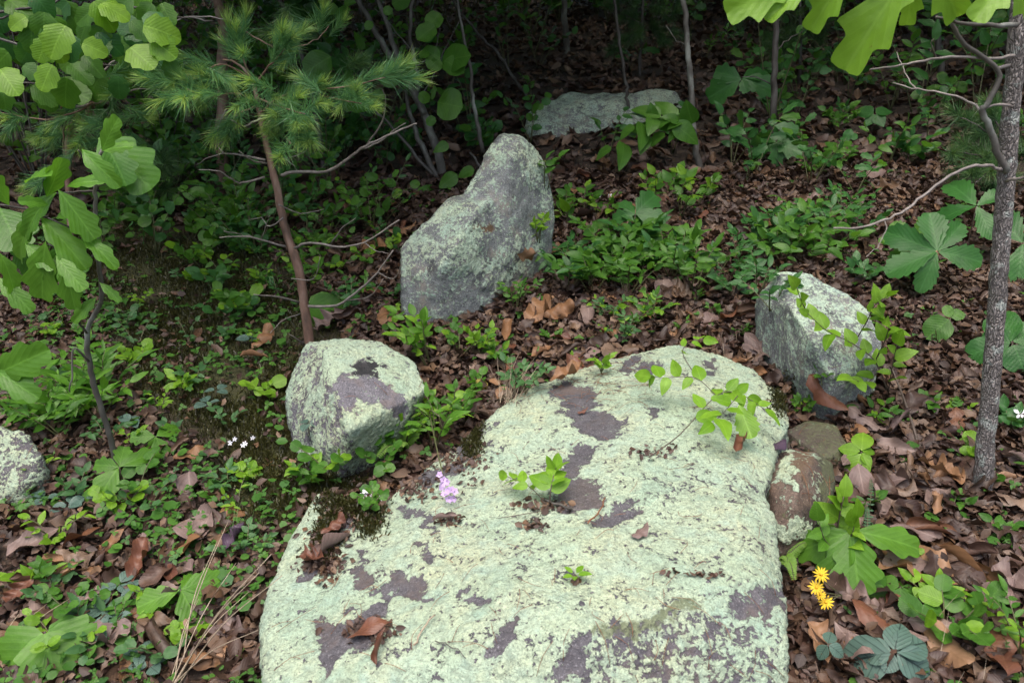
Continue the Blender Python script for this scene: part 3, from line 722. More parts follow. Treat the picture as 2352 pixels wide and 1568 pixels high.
def sprig(root, pts, r0, n, lsize, kind, mat, seed=0, start=.15, stemmat=None, droop=0, lw=1, up=None, name='stem', terminal=True):
    """a twig along given points with alternate leaves on it"""
    r = random.Random(seed * 31 + 1)
    tube(name, pts, r0, r0 * .45, stemmat or M_WOODY, root, 5, seg=4)
    cc = [Vector(x) for x in catmull(pts, 6)]
    for i in range(n):
        t = start + (1 - start) * i / max(1, n - 1) * .98; x = t * (len(cc) - 1); a = int(min(x, len(cc) - 2)); p = cc[a].lerp(cc[a + 1], x - a)
        ax = (cc[a + 1] - cc[a]).normalized(); u = Vector(up) if up is not None else Vector((0, 0, 1)) * .6 + TOCAM(p) * .5
        side = u.cross(ax).normalized() * (1 if i % 2 else -1)
        d = side * r.uniform(.6, 1) + ax * r.uniform(.5, .9) + Vector((0, 0, -droop)) + rv(r, .42)
        if i == n - 1 and terminal: d = ax + rv(r, .15)
        put_leaf(root, p, d, u + rv(r, .6), lsize * r.uniform(.6, 1.15), kind, mat, lw, r)

def blades(name, pts, length, width, mat, parent=None, spread=1.0, seed=0, droopk=.5):
    """grass like blades from given bases, joined"""
    r = np.random.RandomState(seed); Vv, Ff = [], []
    for p in pts:
        az = r.rand() * 6.28; l = length * r.uniform(.5, 1.1); s = spread * r.uniform(.2, 1); dx = np.array([math.cos(az), math.sin(az), 0]); sx = np.array([-dx[1], dx[0], 0]) * width / 2
        o = len(Vv)
        for k in range(4):
            t = k / 3; q = np.array(p) + dx * l * s * t + np.array([0, 0, l * (t - droopk * s * t * t)])
            w = 1 - t * .85; Vv += [q - sx * w, q + sx * w]
        for k in range(3): a = o + 2 * k; Ff.append((a, a + 1, a + 3, a + 2))
    o0 = np.array(parent.location) if parent else 0
    return link(name, mesh_np(name, np.array(Vv) - o0, np.array(Ff), mat=mat), parent)

# pine shoots
def tuft_mesh(name, n=150, ln=.075, shoot=.09, cols=None, seed=0, ang=(25, 75), wid=.0015):
    r = np.random.RandomState(seed); Vv, Ff, A = [], [], []
    for i in range(n):
        t = r.rand() ** .8; p = np.array([t * shoot, 0, 0]); th = math.radians(r.uniform(*ang)) * (1.15 - .5 * t); ph = r.rand() * 6.283
        d = np.array([math.cos(th), math.sin(th) * math.cos(ph), math.sin(th) * math.sin(ph)]); l = ln * r.uniform(.6, 1.1) * (1 - .35 * t)
        s = np.cross(d, r.normal(size=3)); s /= np.linalg.norm(s); s *= wid / 2
        g = np.array([0, 0, -.16 * l]); o = len(Vv); col = r.rand() * .5 + (.5 if t > .75 else 0)
        Vv += [p - s, p + s, p + d * l * .55 + s + g * .3, p + d * l * .55 - s + g * .3, p + d * l + g]; A += [col] * 5
        Ff += [(o, o + 1, o + 2, o + 3), (o + 3, o + 2, o + 4)]
    me = mesh_np(name, np.array(Vv), Ff, smooth=False, attrs={'rnd': A}); return me
def mat_needle(name, cols):
    m, nt = newmat(name); t = NT(nt)
    c = t.ramp(t.attr('rnd'), [(i / (len(cols) - 1), x) for i, x in enumerate(cols)])
    c = t.mix(t.math('MULTIPLY', t.n('ObjectInfo').outputs['Random'], .5), c, tuple(x * .6 for x in cols[0]))
    b = t.n('BsdfPrincipled', {'Base Color': c, 'Roughness': .4}); tr = t.n('BsdfTranslucent', {'Color': c})
    t.out(t.n('MixShader', {0: .35, 1: b.outputs[0], 2: tr.outputs[0]}).outputs[0]); return m
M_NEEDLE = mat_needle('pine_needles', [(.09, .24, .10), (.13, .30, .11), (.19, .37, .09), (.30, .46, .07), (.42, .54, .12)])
M_NEEDLE2 = mat_needle('dark_pine_needles', [(.045, .12, .04), (.07, .16, .05), (.11, .20, .055), (.15, .24, .06)])  # darker green for the starry tufts
TUFTS = [tuft_mesh('needles', 170, .105, .12, seed=k, ang=(16, 55)) for k in range(4)]
TUFTS2 = [tuft_mesh('needles', 150, .11, .045, seed=20 + k, ang=(15, 95)) for k in range(3)]
for t_ in TUFTS: t_.materials.append(M_NEEDLE)
for t_ in TUFTS2: t_.materials.append(M_NEEDLE2)
def put_tuft(parent, p, d, sc=1.0, meshes=None, rng=RNG):
    o = bpy.data.objects.new('needle_tuft', rng.choice(meshes or TUFTS)); COL.objects.link(o); o.parent = parent
    o.matrix_local = Matrix.Translation(Vector(p) - parent.location) @ frame(d, rv(rng, 1)).to_4x4() @ Matrix.Scale(sc, 4); return o
# ------------------------------------------------------------------ the pine sapling behind the wedge shaped rock
def VP(pts, y, dy=0.0):
    n = max(1, len(pts) - 1); return [V(a, b, y + dy * i / n) for i, (a, b) in enumerate(pts)]
b0 = L(713, 802); yP = b0.y
pine = empty('pine_sapling', b0, 'thin leaning pine sapling with reddish bark and bare grey lower branches', 'pine tree')
tube('trunk', [b0 - Vector((0, 0, .06))] + VP([(713, 800), (700, 700), (685, 612), (656, 530), (638, 440), (618, 360), (602, 290), (592, 235), (577, 180), (545, 146), (512, 138)], yP, .1),
     [.021, .019, .018, .017, .015, .014, .012, .010, .009, .006, .004, .003], None, M_PINEBARK, pine, 9, .0012, 5, .05)
PB = [([(647, 403), (679, 394), (748, 394), (791, 371), (830, 342), (875, 318), (935, 292), (957, 284)], .0052, -.15), ([(830, 342), (868, 328), (905, 300), (932, 283)], .003, -.05),
      ([(843, 332), (877, 281), (886, 229), (878, 205)], .0028, -.08), ([(612, 375), (583, 370), (549, 347)], .0032, -.15), ([(609, 368), (541, 355), (514, 352), (500, 335)], .0034, .1),
      ([(514, 352), (480, 362), (452, 378)], .0018, .05), ([(608, 407), (557, 421), (534, 413), (502, 393), (457, 390)], .0034, -.2), ([(622, 360), (654, 365), (692, 354), (724, 327)], .0026, -.2),
      ([(654, 365), (672, 378), (684, 396)], .0016, -.1), ([(677, 569), (712, 557), (777, 566), (838, 557), (917, 505)], .0042, -.2), ([(760, 561), (785, 525), (817, 501)], .0022, -.1),
      ([(838, 557), (862, 575), (892, 582)], .0018, -.1), ([(655, 566), (576, 544), (504, 546)], .0036, -.2), ([(590, 548), (552, 538), (515, 531)], .0024, -.22), ([(600, 550), (612, 515), (620, 495)], .0018, -.2),
      ([(709, 703), (774, 701), (831, 661), (867, 625), (903, 575)], .0046, -.25), ([(867, 625), (905, 640), (925, 600)], .0022, -.25), ([(800, 690), (850, 680), (880, 640)], .0022, -.3),
      ([(686, 694), (641, 683), (583, 676)], .0034, -.2), ([(700, 791), (664, 767)], .0028, -.1), ([(670, 640), (720, 640), (735, 590)], .0022, -.2), ([(650, 500), (620, 520), (600, 500), (570, 505)], .0022, .1),
      ([(640, 470), (690, 490), (745, 480)], .0022, .15), ([(600, 270), (560, 290), (530, 275)], .003, -.1), ([(520, 250), (500, 300), (512, 335)], .0018, -.1), ([(690, 720), (650, 735), (620, 765)], .0018, -.2)]
for pts, r, dy in PB: tube('dead_branch', VP(pts, yP - .03, dy), r * 1.3, r * .5, M_TWIG, pine, 5, .0012, 4)
GB = [([(577, 180), (520, 150), (470, 160), (400, 185)], -.25), ([(592, 235), (540, 215), (480, 225), (430, 205)], -.35), ([(585, 200), (610, 160), (640, 130), (655, 112)], -.1), ([(600, 260), (640, 225), (700, 205), (790, 200), (885, 178)], -.25),
      ([(700, 205), (760, 225), (830, 238)], -.3), ([(605, 290), (650, 275), (690, 300)], -.3), ([(610, 300), (650, 310), (668, 330)], -.35), ([(590, 225), (640, 245), (700, 262)], -.4), ([(577, 180), (560, 140), (548, 110)], -.05), ([(596, 240), (560, 255), (540, 270)], -.1)]
rr = random.Random(4)
for pts, dy in GB:
    c = VP(pts, yP + .06, dy); tube('branch', c, .004, .0018, M_PINEBARK, pine, 5, .001, 4); cc = [Vector(x) for x in catmull(c, 5)]
    n = max(3, int(len(cc) * .42))
    for k in range(n):
        t = 1 - .75 * k / n; i = min(len(cc) - 2, int(t * (len(cc) - 1))); ax = (cc[i + 1] - cc[i]).normalized()
        put_tuft(pine, cc[i], ax + rv(rr, .55) + Vector((0, 0, .05)), rr.uniform(.75, 1.1), TUFTS, rr)
for a, b in [(400, 190), (415, 175), (440, 168), (470, 150), (440, 222), (480, 235), (560, 130), (670, 285), (700, 310), (740, 215), (800, 200), (885, 180), (820, 238), (640, 240), (600, 215), (632, 205), (575, 228), (652, 268), (612, 250), (540, 200), (690, 240), (520, 215), (660, 225)]:
    p = V(a, b, yP - .15 + rr.uniform(-.12, .12)); put_tuft(pine, p, Vector((rr.uniform(-1, .6) if a < 560 else rr.uniform(-.4, 1), rr.uniform(-1, .3), rr.uniform(-.5, .3))), rr.uniform(.7, 1.0), TUFTS, rr)

# ------------------------------------------------------------------ lichen spotted trunk by the right edge
b0 = L(2256, 1135); yT = b0.y
M_TRUNK, _nt = newmat('mottled_bark'); t = NT(_nt)
tc = t.n('TexCoord').outputs['Object']; st = t.n('Mapping', {'Vector': tc, 'Scale': (1, 1, .28)}).outputs[0]
n1 = t.noise(st, 90, 6, .65); n2 = t.noise(tc, 26, 4, .6); vo = t.n('TexVoronoi', {'Vector': t.n('Mapping', {'Vector': t.n('VectorMath', {0: tc, 1: t.n('VectorMath', {0: t.n('TexNoise', {'Vector': tc, 'Scale': 30}).outputs[1], 3: .03}, operation='SCALE').outputs[0]}, operation='ADD').outputs[0], 'Scale': (1, 1, .16)}).outputs[0], 'Scale': 170.0}, feature='DISTANCE_TO_EDGE').outputs[0]
c = t.ramp(n1, [(.3, (.10, .088, .08)), (.5, (.23, .205, .19)), (.68, (.38, .345, .325))])
c = t.mix(t.math('MULTIPLY', t.math('SUBTRACT', 1, t.math('MULTIPLY', vo, 9, clamp=True)), .6), c, (.035, .028, .025))
sp_ = t.math('MULTIPLY', t.math('SUBTRACT', n2, .56), 16, clamp=True)
c = t.mix(t.math('MULTIPLY', sp_, .8), c, (.40, .44, .40))
b = t.n('BsdfPrincipled', {'Base Color': c, 'Roughness': .8})
_nt.links.new(t.bump(t.math('ADD', n1, t.math('MULTIPLY', vo, 4, clamp=True)), 1.0, .006), b.inputs['Normal']); t.out(b.outputs[0])
tree = empty('slim_tree', b0, 'slim straight tree trunk with fissured bark and pale lichen spots', 'tree')
tube('trunk', [b0 - Vector((.0, 0, .08))] + VP([(2256, 1132), (2262, 1040), (2275, 900), (2290, 700), (2300, 560), (2312, 400), (2322, 250), (2335, 100), (2345, -40), (2360, -300), (2380, -700), (2400, -1200)], yT),
     [.032, .027, .0235, .022, .021, .0203, .0197, .019, .0185, .018, .015, .010], None, M_TRUNK, tree, 14, .001, 7, .03)
for pts, r, dy in [([(2312, 395), (2290, 345), (2272, 290), (2256, 258), (2268, 235), (2296, 175), (2270, 140), (2215, 100), (2190, 60), (2186, 20), (2200, -40)], .0085, -.05), ([(2256, 258), (2235, 240), (2180, 215), (2110, 205), (2050, 190)], .0035, .1), ([(2290, 158), (2340, 140), (2370, 100)], .005, .05),
                   ([(2335, 58), (2280, 60), (2200, 50), (2150, 40)], .0065, -.1), ([(2330, 128), (2270, 135), (2180, 132), (2110, 142), (2060, 152), (1998, 160)], .004, -.1), ([(2300, 392), (2285, 385), (2240, 380), (2180, 405), (2120, 450), (2080, 482), (2030, 505), (1985, 522), (1915, 524)], .0042, -.3),
                   ([(2325, 245), (2290, 240), (2260, 252)], .004, -.02), ([(2030, 505), (2035, 525), (2020, 560), (1990, 590)], .0018, -.3), ([(2105, 205), (2085, 180), (2060, 120)], .002, .1), ([(2312, 415), (2352, 408), (2390, 380)], .0045, -.1), ([(2150, 130), (2140, 100), (2145, 90)], .0016, -.1)]:
    tube('dead_branch', VP(pts, yT - .02, dy), r, r * .45, M_LICHBARK if r > .005 else M_TWIG, tree, 6, .0012, 4)
# its crown, far above the picture
for k in range(7):
    z0 = V(2365, -350 - 90 * k, yT); az = k * 2.4; tip = z0 + Vector((math.cos(az) * .7, math.sin(az) * .5 + .3, .35))
    sprig(tree, [z0, z0.lerp(tip, .5) + Vector((0, 0, .1)), tip], .006, 9, .12, 'redoak', 'oak', k, name='branch')

# ------------------------------------------------------------------ oak sapling with big hanging leaves
b0 = L(268, 1082); yO = b0.y
oak = empty('oak_sapling', b0, 'crooked thin oak sapling with large drooping bright green lobed leaves', 'oak sapling')
st = VP([(268, 1080), (258, 1020), (240, 960), (218, 890), (205, 830), (200, 765), (216, 725), (233, 690), (232, 640), (224, 590), (220, 500), (218, 430), (222, 378), (235, 345)], yO - .02, -.15)
tube('trunk', [b0 - Vector((0, 0, .04))] + st, .0095, .0042, M_LICHBARK, oak, 8, .0012, 5)
for pts in [[(222, 378), (195, 365), (180, 345)], [(220, 440), (170, 440), (130, 444)], [(222, 590), (190, 540), (110, 500)], [(226, 575), (195, 600), (170, 590), (110, 560)], [(200, 765), (180, 740), (172, 730)], [(110, 500), (60, 480), (0, 470)], [(205, 830), (170, 800), (165, 860), (160, 900)]]:
    tube('branch', VP(pts, yO - .14, -.06), .0035, .002, M_DARKBARK, oak, 5, .001, 4)
def hang(parent, lst, y, kind, mat, wid=1.0, r=random.Random(2), dy=.05, face=1.0):
    for q in lst:
        a, b, c, d = q[:4]; p0 = V(a, b, y + r.uniform(-dy, dy)); p1 = V(c, d, p0.y - r.uniform(0, dy * 2))
        v = p1 - p0; put_leaf(parent, p0, v, TOCAM(p0) * face + Vector((0, 0, .5)) + rv(r, .35), v.length * 1.05, kind, mat, wid * (q[4] if len(q) > 4 else 1), r)
hang(oak, [(126, 445, 22, 520, .9), (137, 440, 218, 545, 1.05), (97, 502, 190, 592, 1.0), (104, 560, 88, 690, 1.15), (151, 590, 160, 705, .9), (2, 585, 45, 668, 1.0), (83, 500, -5, 585, 1.0), (108, 450, 146, 372, 1.0), (155, 428, 215, 400, .8), (187, 540, 250, 578, .9), (220, 684, 172, 730, .9),
           (20, 470, -20, 400, 1), (110, 470, 60, 455, 1), (130, 500, 175, 470, 1.1), (60, 560, 120, 610, 1), (130, 590, 190, 660, 1), (235, 345, 300, 330, 1.1), (235, 345, 262, 275, 1), (190, 345, 240, 400, 1), (-10, 860, 66, 820, 1.2), (-10, 850, 62, 900, 1.1), (0, 640, 60, 700, 1), (60, 420, 90, 380, 1), (230, 650, 275, 690, .8), (140, 560, 110, 640, 1.1)], yO - .2, 'whiteoak', 'oak', .82, dy=.03)
hang(oak, [(0, 480, 40, 560, 1.2), (230, 320, 322, 400, 1.1), (240, 330, 290, 400, 1.1), (40, 540, 70, 620, 1)], yO + .1, 'whiteoak', 'mid', 1.2)

# ------------------------------------------------------------------ broad leaved branches in the upper left corner
yB = 2.9; bl = Vector((-3.0, 3.1, ht(-3.0, 3.1)))
vine = empty('maple_sapling', bl, 'broad leaved sapling reaching over the dark shrubs with big soft lobed leaves', 'maple sapling')
tube('trunk', [bl, bl + Vector((.15, 0, .7)), bl + Vector((.35, -.05, 1.3)), V(-60, 60, yB)], .016, .009, M_DARKBARK, vine, 8)
for pts, r in [([(-60, 60), (0, 28), (60, 20), (120, 8), (170, -20)], .006), ([(-40, 52), (20, 40), (80, 34), (145, 38)], .005), ([(-60, 60), (60, 110), (160, 130), (260, 150), (340, 145)], .005), ([(170, -20), (260, 5), (340, 25), (420, 40), (490, 48)], .006), ([(0, 200), (60, 190), (130, 195), (175, 200)], .004)]:
    tube('branch', VP(pts, yB, .1), r, r * .5, M_DARKBARK, vine, 6, .002, 4)
r5 = random.Random(8); lst = []
for i in range(62):
    a = r5.uniform(-20, 400); b = r5.uniform(-20, 215) * (1 - .25 * a / 400)
    an = r5.uniform(.5, 2.6); l = r5.uniform(48, 88); lst.append((a, b, a + math.cos(an) * l, b + math.sin(an) * l * .8, r5.uniform(.8, 1.1)))
for q in lst: hang(vine, [q], yB - .05 + r5.uniform(-.25, .25), 'lobed', r5.choice(['mid', 'mid', 'oakdrk', 'oak']), 1.1, r5, .02)
hang(vine, [(215, 5, 262, 55), (230, 10, 290, 30), (120, 85, 150, 140), (110, 90, 85, 140), (150, 60, 110, 120), (120, 150, 90, 205), (190, 100, 240, 120), (0, 160, 30, 200), (60, 40, 20, 60), (330, 60, 400, 75), (350, 90, 400, 130), (300, 110, 350, 150)], yB - .3, 'lobed', 'yel', 1.15, r5, .03)
# a second pine behind it
bq = Vector((-2.1, 3.7, ht(-2.1, 3.7)))
p2 = empty('pine_sapling', bq, 'soft needled pine among the broad leaves beside the drooping oak leaves', 'pine tree')
tube('trunk', [bq, bq + Vector((.1, .0, .6)), V(205, 260, 3.3), V(215, 160, 3.2), V(230, 60, 3.2), V(240, -80, 3.2)], .018, .006, M_PINEBARK, p2, 8, .001)
for pts, r in [([(195, 190), (235, 165), (275, 130), (310, 100), (380, 60), (440, 38), (530, 46)], .006), ([(175, 245), (230, 235), (275, 215), (330, 205), (385, 210)], .005), ([(140, 250), (155, 215), (172, 190), (195, 160)], .004), ([(215, 235), (170, 260), (110, 275), (60, 268), (0, 258)], .004), ([(150, 270), (145, 330), (148, 375), (110, 395)], .004), ([(530, 46), (548, 70), (545, 110)], .003), ([(550, 62), (610, 100), (650, 112), (720, 95), (755, 60)], .003), ([(230, 165), (270, 200), (300, 260), (280, 320)], .003)]:
    c = VP(pts, 3.0, .1); tube('branch', c, r, r * .4, M_TWIG if r > .0045 else M_PINEBARK, p2, 5, .002, 4)
for a, b in [(10, 262), (40, 268), (70, 270), (105, 276), (130, 285), (150, 300), (150, 340), (148, 375), (120, 390), (95, 400), (175, 262), (185, 240), (200, 255), (215, 230), (225, 270), (250, 250), (260, 290), (200, 300), (230, 320), (180, 340), (240, 180), (215, 165), (260, 200), (280, 240), (290, 290), (270, 330), (210, 200), (300, 200), (330, 260), (170, 300), (310, 320), (350, 360), (380, 380), (340, 330)]:
    put_tuft(p2, V(a, b, 3.0 + rr.uniform(-.15, .15)), Vector((rr.uniform(-1, .5), rr.uniform(-.8, .2), rr.uniform(-.6, .2))), rr.uniform(.65, .95), TUFTS, rr)
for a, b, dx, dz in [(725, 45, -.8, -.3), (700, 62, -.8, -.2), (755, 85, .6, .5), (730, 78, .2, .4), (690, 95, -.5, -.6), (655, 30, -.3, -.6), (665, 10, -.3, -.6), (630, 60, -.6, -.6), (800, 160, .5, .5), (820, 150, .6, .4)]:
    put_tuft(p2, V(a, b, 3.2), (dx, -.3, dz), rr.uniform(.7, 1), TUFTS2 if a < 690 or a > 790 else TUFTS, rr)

# ------------------------------------------------------------------ grey stems fanning up behind the tall rock
b0 = L(1015, 412); yC = b0.y
cl = empty('witch_hazel', b0, 'clump of slender grey green stems fanning upward behind the tall pointed rock', 'shrub')
for pts, r in [([(1022, 415), (1005, 350), (985, 290), (958, 225), (925, 170), (885, 110), (850, 50), (812, -20), (760, -120)], .026), ([(1010, 412), (985, 370), (955, 300), (942, 265), (935, 230), (930, 205)], .018), ([(925, 170), (905, 110), (890, 60), (868, 0), (850, -80)], .018), ([(975, 262), (960, 232), (960, 190), (955, 150), (948, 120), (942, 60), (948, 0), (955, -80)], .016),
               ([(1008, 412), (965, 370), (925, 320), (880, 270), (840, 235)], .012), ([(1110, 350), (1095, 280), (1085, 220), (1078, 150), (1060, 60), (1045, -40)], .013), ([(955, 230), (990, 190), (1020, 120), (1060, 40)], .004), ([(948, 120), (900, 60), (860, 20)], .004), ([(960, 150), (975, 140), (1000, 110), (1010, 60)], .004)]:
    tube('stem', VP(pts, yC, .05), r, r * .45, M_LICHBARK, cl, 7, .003, 4)
hang(cl, [(1015, 145, 1072, 120, 1.3), (1020, 140, 1065, 160, 1.3), (1010, 135, 985, 155, 1.2), (970, 115, 1010, 128, 1), (985, 118, 965, 130, .9), (1005, 235, 1058, 245, 1.35), (990, 225, 1000, 205, 1.2), (985, 235, 965, 215, 1), (920, 160, 870, 180, 1.2), (915, 155, 950, 150, 1), (930, 165, 950, 175, 1), (900, 150, 885, 175, 1.2), (850, 220, 800, 245, 1.2), (855, 225, 880, 215, 1), (830, 230, 780, 235, 1), (1000, 270, 980, 285, 1), (900, 10, 940, -10, 1), (880, 30, 900, 20, 1), (855, 50, 840, 65, 1), (890, 45, 900, 35, .8), (760, 130, 700, 165, 1), (770, 40, 800, 20, 1), (1010, 30, 985, 60, 1.1), (1000, 60, 960, 85, 1)], yC - .25, 'round', 'mid', 1.0, random.Random(5), .03)
hang(cl, [(775, 15, 745, 30), (780, 20, 790, 40), (790, 5, 815, 5), (1030, 330, 1000, 345), (1090, 390, 1050, 400), (1050, 400, 1010, 430), (1010, 450, 970, 430), (985, 480, 940, 470), (1000, 470, 1030, 440)], yC - .2, 'ovate', 'mid', 1.1, random.Random(6), .03)

# ------------------------------------------------------------------ slender stems up the slope
def pole(name, label, pts, base, r, mat, cat='sapling', group=None, extra=()):
    b = L(*base); o = empty(name, b, label, cat, group)
    tube('trunk', [b - Vector((0, 0, .1))] + VP(pts, b.y), r, r * .55, mat, o, 8, .004, 4, .06)
    for q, r2 in extra: tube('branch', VP(q, b.y, .1), r2, r2 * .4, mat, o, 5, .004, 4)
    return o
pole('slim_sapling', 'pale lichen spotted sapling rising at the end of the grey green slab', [(1605, 392), (1597, 330), (1590, 250), (1585, 170), (1578, 100), (1572, 0), (1566, -140), (1550, -400)], (1606, 394), .021, M_LICHBARK, extra=[([(1585, 110), (1555, 95), (1530, 60)], .004)])
pole('slim_sapling', 'dark thin sapling with a whitish foot on open litter up the slope', [(1771, 335), (1774, 280), (1778, 200), (1780, 120), (1783, 20), (1786, -100), (1790, -300)], (1770, 338), .024, M_DARKBARK, extra=[([(1780, 200), (1740, 180), (1700, 178)], .005), ([(1780, 120), (1810, 90), (1850, 70)], .005)])
pole('slim_sapling', 'blackish crooked sapling standing in front of the grey green slab', [(1445, 268), (1440, 225), (1438, 190), (1425, 120), (1415, 40), (1405, -60), (1390, -200)], (1446, 272), .014, M_DARKBARK)
pole('slim_sapling', 'straight grey sapling standing highest on the slope above the slab', [(1302, 118), (1298, 60), (1296, 0), (1292, -80), (1285, -250)], (1302, 122), .035, M_LICHBARK)
pole('slim_sapling', 'brown sapling behind the crooked bare branch of the mottled trunk', [(2165, 212), (2158, 130), (2152, 60), (2146, 0), (2138, -120)], (2166, 216), .026, M_DARKBARK)
pole('slim_sapling', 'thin dark sapling leaning away between the fanning stems and the slab', [(1205, 215), (1180, 180), (1150, 130), (1120, 100), (1080, 60), (1040, 0), (1000, -80)], (1208, 222), .014, M_DARKBARK)
pole('slim_sapling', 'thin dark sapling behind the crown of the leaning pine', [(735, 330), (720, 230), (690, 120), (672, 60), (640, 0), (600, -100)], (745, 400), .016, M_DARKBARK)
pole('slim_sapling', 'short dead grey stem leaning beside the fanning stems', [(1105, 395), (1095, 370), (1078, 350)], (1108, 400), .009, M_LICHBARK)
bt = L(505, 420)
t_ = empty('pine_tree', bt, 'reddish pine trunk standing in the shade behind the soft needled crowns', 'pine tree')
tube('trunk', [bt - Vector((0, 0, .1))] + VP([(508, 380), (512, 250), (510, 130), (516, 70), (508, 30), (498, -20), (490, -150), (480, -500)], bt.y), .036, .02, M_PINEBARK, t_, 9, .004, 4, .05)

# ------------------------------------------------------------------ young white pines up the slope
def soft_pine(label, base, topx, topy, br, seed, yoff=0):
    b = L(*base); r = random.Random(seed); o = empty('young_pine', b, label, 'pine tree'); top = V(topx, topy, b.y)
    tube('trunk', [b - Vector((0, 0, .08)), b.lerp(top, .5), top], .016, .006, M_DARKBARK, o, 7, .003)
    for (a0, c0), (a1, c1) in br:
        p0 = V(a0, c0, b.y); p1 = V(a1, c1, b.y - r.uniform(-.2, .45)); c = [p0, p0.lerp(p1, .5) + Vector((0, 0, .03)), p1]
        tube('branch', c, .005, .002, M_DARKBARK, o, 5, .003, 4); cc = [Vector(x) for x in catmull(c, 6)]
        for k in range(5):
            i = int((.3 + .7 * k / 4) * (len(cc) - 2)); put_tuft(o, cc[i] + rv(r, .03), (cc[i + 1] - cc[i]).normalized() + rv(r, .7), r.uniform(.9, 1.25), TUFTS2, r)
    return o
soft_pine('feathery young pine overhanging the grey green slab', (1470, 175), 1480, -120, [((1478, 60), (1400, 30)), ((1478, 60), (1440, 100)), ((1479, 20), (1540, 40)), ((1479, 70), (1520, 95)), ((1480, 0), (1400, -10)), ((1480, -20), (1560, 5)), ((1477, 100), (1410, 110)), ((1478, 90), (1560, 90)), ((1480, 10), (1450, 40))], 1)
soft_pine('feathery young pine around the dark sapling with whitish foot', (1840, 190), 1835, -120, [((1836, 80), (1740, 90)), ((1836, 50), (1780, 30)), ((1836, 90), (1800, 130)), ((1836, 40), (1900, 70)), ((1836, 10), (1700, 20)), ((1836, -10), (1690, 50)), ((1836, 100), (1770, 120)), ((1836, 60), (1880, 110)), ((1836, 20), (1930, 10))], 2)
soft_pine('feathery young pine low behind the mottled trunk, its needles in starry tufts', (2300, 470), 2330, 180, [((2310, 380), (2220, 340)), ((2312, 350), (2200, 270)), ((2308, 400), (2240, 420)), ((2312, 330), (2260, 260)), ((2310, 390), (2210, 390)), ((2308, 420), (2270, 450)), ((2316, 300), (2240, 290)), ((2310, 370), (2380, 350)), ((2310, 400), (2170, 345))], 3)
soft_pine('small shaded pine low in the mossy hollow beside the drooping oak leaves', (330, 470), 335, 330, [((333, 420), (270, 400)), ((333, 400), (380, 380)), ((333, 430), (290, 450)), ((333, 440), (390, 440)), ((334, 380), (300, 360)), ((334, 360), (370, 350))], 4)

# ------------------------------------------------------------------ leaves of a red oak bough hanging into the top edge
yh = 1.75; bo = Vector((2.3, 1.2, ht(2.3, 1.2)))
bough = empty('red_oak', bo, 'red oak bough dangling bright pointed leaves into the top of the view', 'oak tree')
tube('trunk', [bo - Vector((0, 0, .1)), bo + Vector((-.02, .02, 1.2)), bo + Vector((-.1, .05, 2.4)), bo + Vector((-.2, .2, 3.6))], .05, .03, M_DARKBARK, bough, 10)
tube('branch', [bo + Vector((-.1, .05, 2.3))] + VP([(2460, -260), (2260, -130), (2050, -75), (1850, -60), (1700, -70)], yh), .011, .004, M_LICHBARK, bough, 6)
hang(bough, [(1820, -45, 1676, 28, .95), (1880, -60, 1770, 25, .7), (1960, -80, 1860, 58, .85), (2095, -70, 1934, 140, .95), (2140, -95, 2215, 42, 1.1), (2100, -60, 2085, 55, .9), (2330, -70, 2255, 22, 1), (2330, -60, 2390, 40, 1.2), (2010, -70, 2010, -10, 1), (1740, -60, 1690, 0, 1)], yh, 'redoak', 'yeloak', .78, random.Random(12), .03, 1.3)
# ------------------------------------------------------------------ small plants, one by one
def at(px, py): return SP(px, py)
# blueberry shrubs
bush(at(988, 850), .25, 7, 9, .062, 'blue', 'oak', 'glossy blueberry sprig standing up between the wedge shaped and tall rocks', 'shrub', 'blueberry_shrub', seed=1, spread=.45, alt='yel', lw=1.2, lean=(-.38, -.05))
bush(at(1185, 720), .14, 6, 8, .042, 'blue', 'mid', 'green blueberry shrub at the foot of the tall pointed rock', 'shrub', 'blueberry_shrub', seed=2, spread=.9)
bush(at(1235, 560), .11, 4, 7, .042, 'blue', 'yel', 'small bright sprig against the shaded flank of the tall rock', 'shrub', 'blueberry_shrub', seed=3, spread=.7)
spots = [(1330, 600), (1400, 570), (1470, 600), (1540, 620), (1440, 660), (1360, 650), (1300, 640), (1520, 570), (1590, 650), (1480, 540), (1420, 620), (1560, 600)]
for i, (a, b) in enumerate(spots):
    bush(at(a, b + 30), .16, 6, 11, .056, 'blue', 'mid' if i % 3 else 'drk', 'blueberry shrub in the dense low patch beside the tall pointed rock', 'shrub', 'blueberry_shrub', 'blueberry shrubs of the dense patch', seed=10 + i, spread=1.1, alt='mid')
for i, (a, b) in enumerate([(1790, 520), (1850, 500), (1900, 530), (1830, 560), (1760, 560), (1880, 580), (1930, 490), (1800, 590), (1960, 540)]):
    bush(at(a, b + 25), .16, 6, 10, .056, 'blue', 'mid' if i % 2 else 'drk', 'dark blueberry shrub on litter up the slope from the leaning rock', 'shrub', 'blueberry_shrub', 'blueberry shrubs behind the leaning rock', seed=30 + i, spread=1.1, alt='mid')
for i, (a, b) in enumerate([(1680, 690), (1740, 680), (1770, 720), (1650, 640), (1700, 640)]):
    bush(at(a, b), .12, 4, 9, .045, 'blue', 'drk', 'dark blueberry sprig between the dense patch and the leaning rock', 'shrub', 'blueberry_shrub', 'blueberry sprigs beside the leaning rock', seed=45 + i, spread=1.0)
for i, (a, b) in enumerate([(1450, 760), (1400, 740), (1490, 740), (1430, 790)]):
    bush(at(a, b), .10, 5, 9, .036, 'blue', 'blu' if i % 2 else 'mid', 'soft green shrublet on litter above the peak of the big boulder', 'shrub', 'blueberry_shrub', 'shrublets above the big boulder', seed=52 + i, spread=1.0, alt='yel')
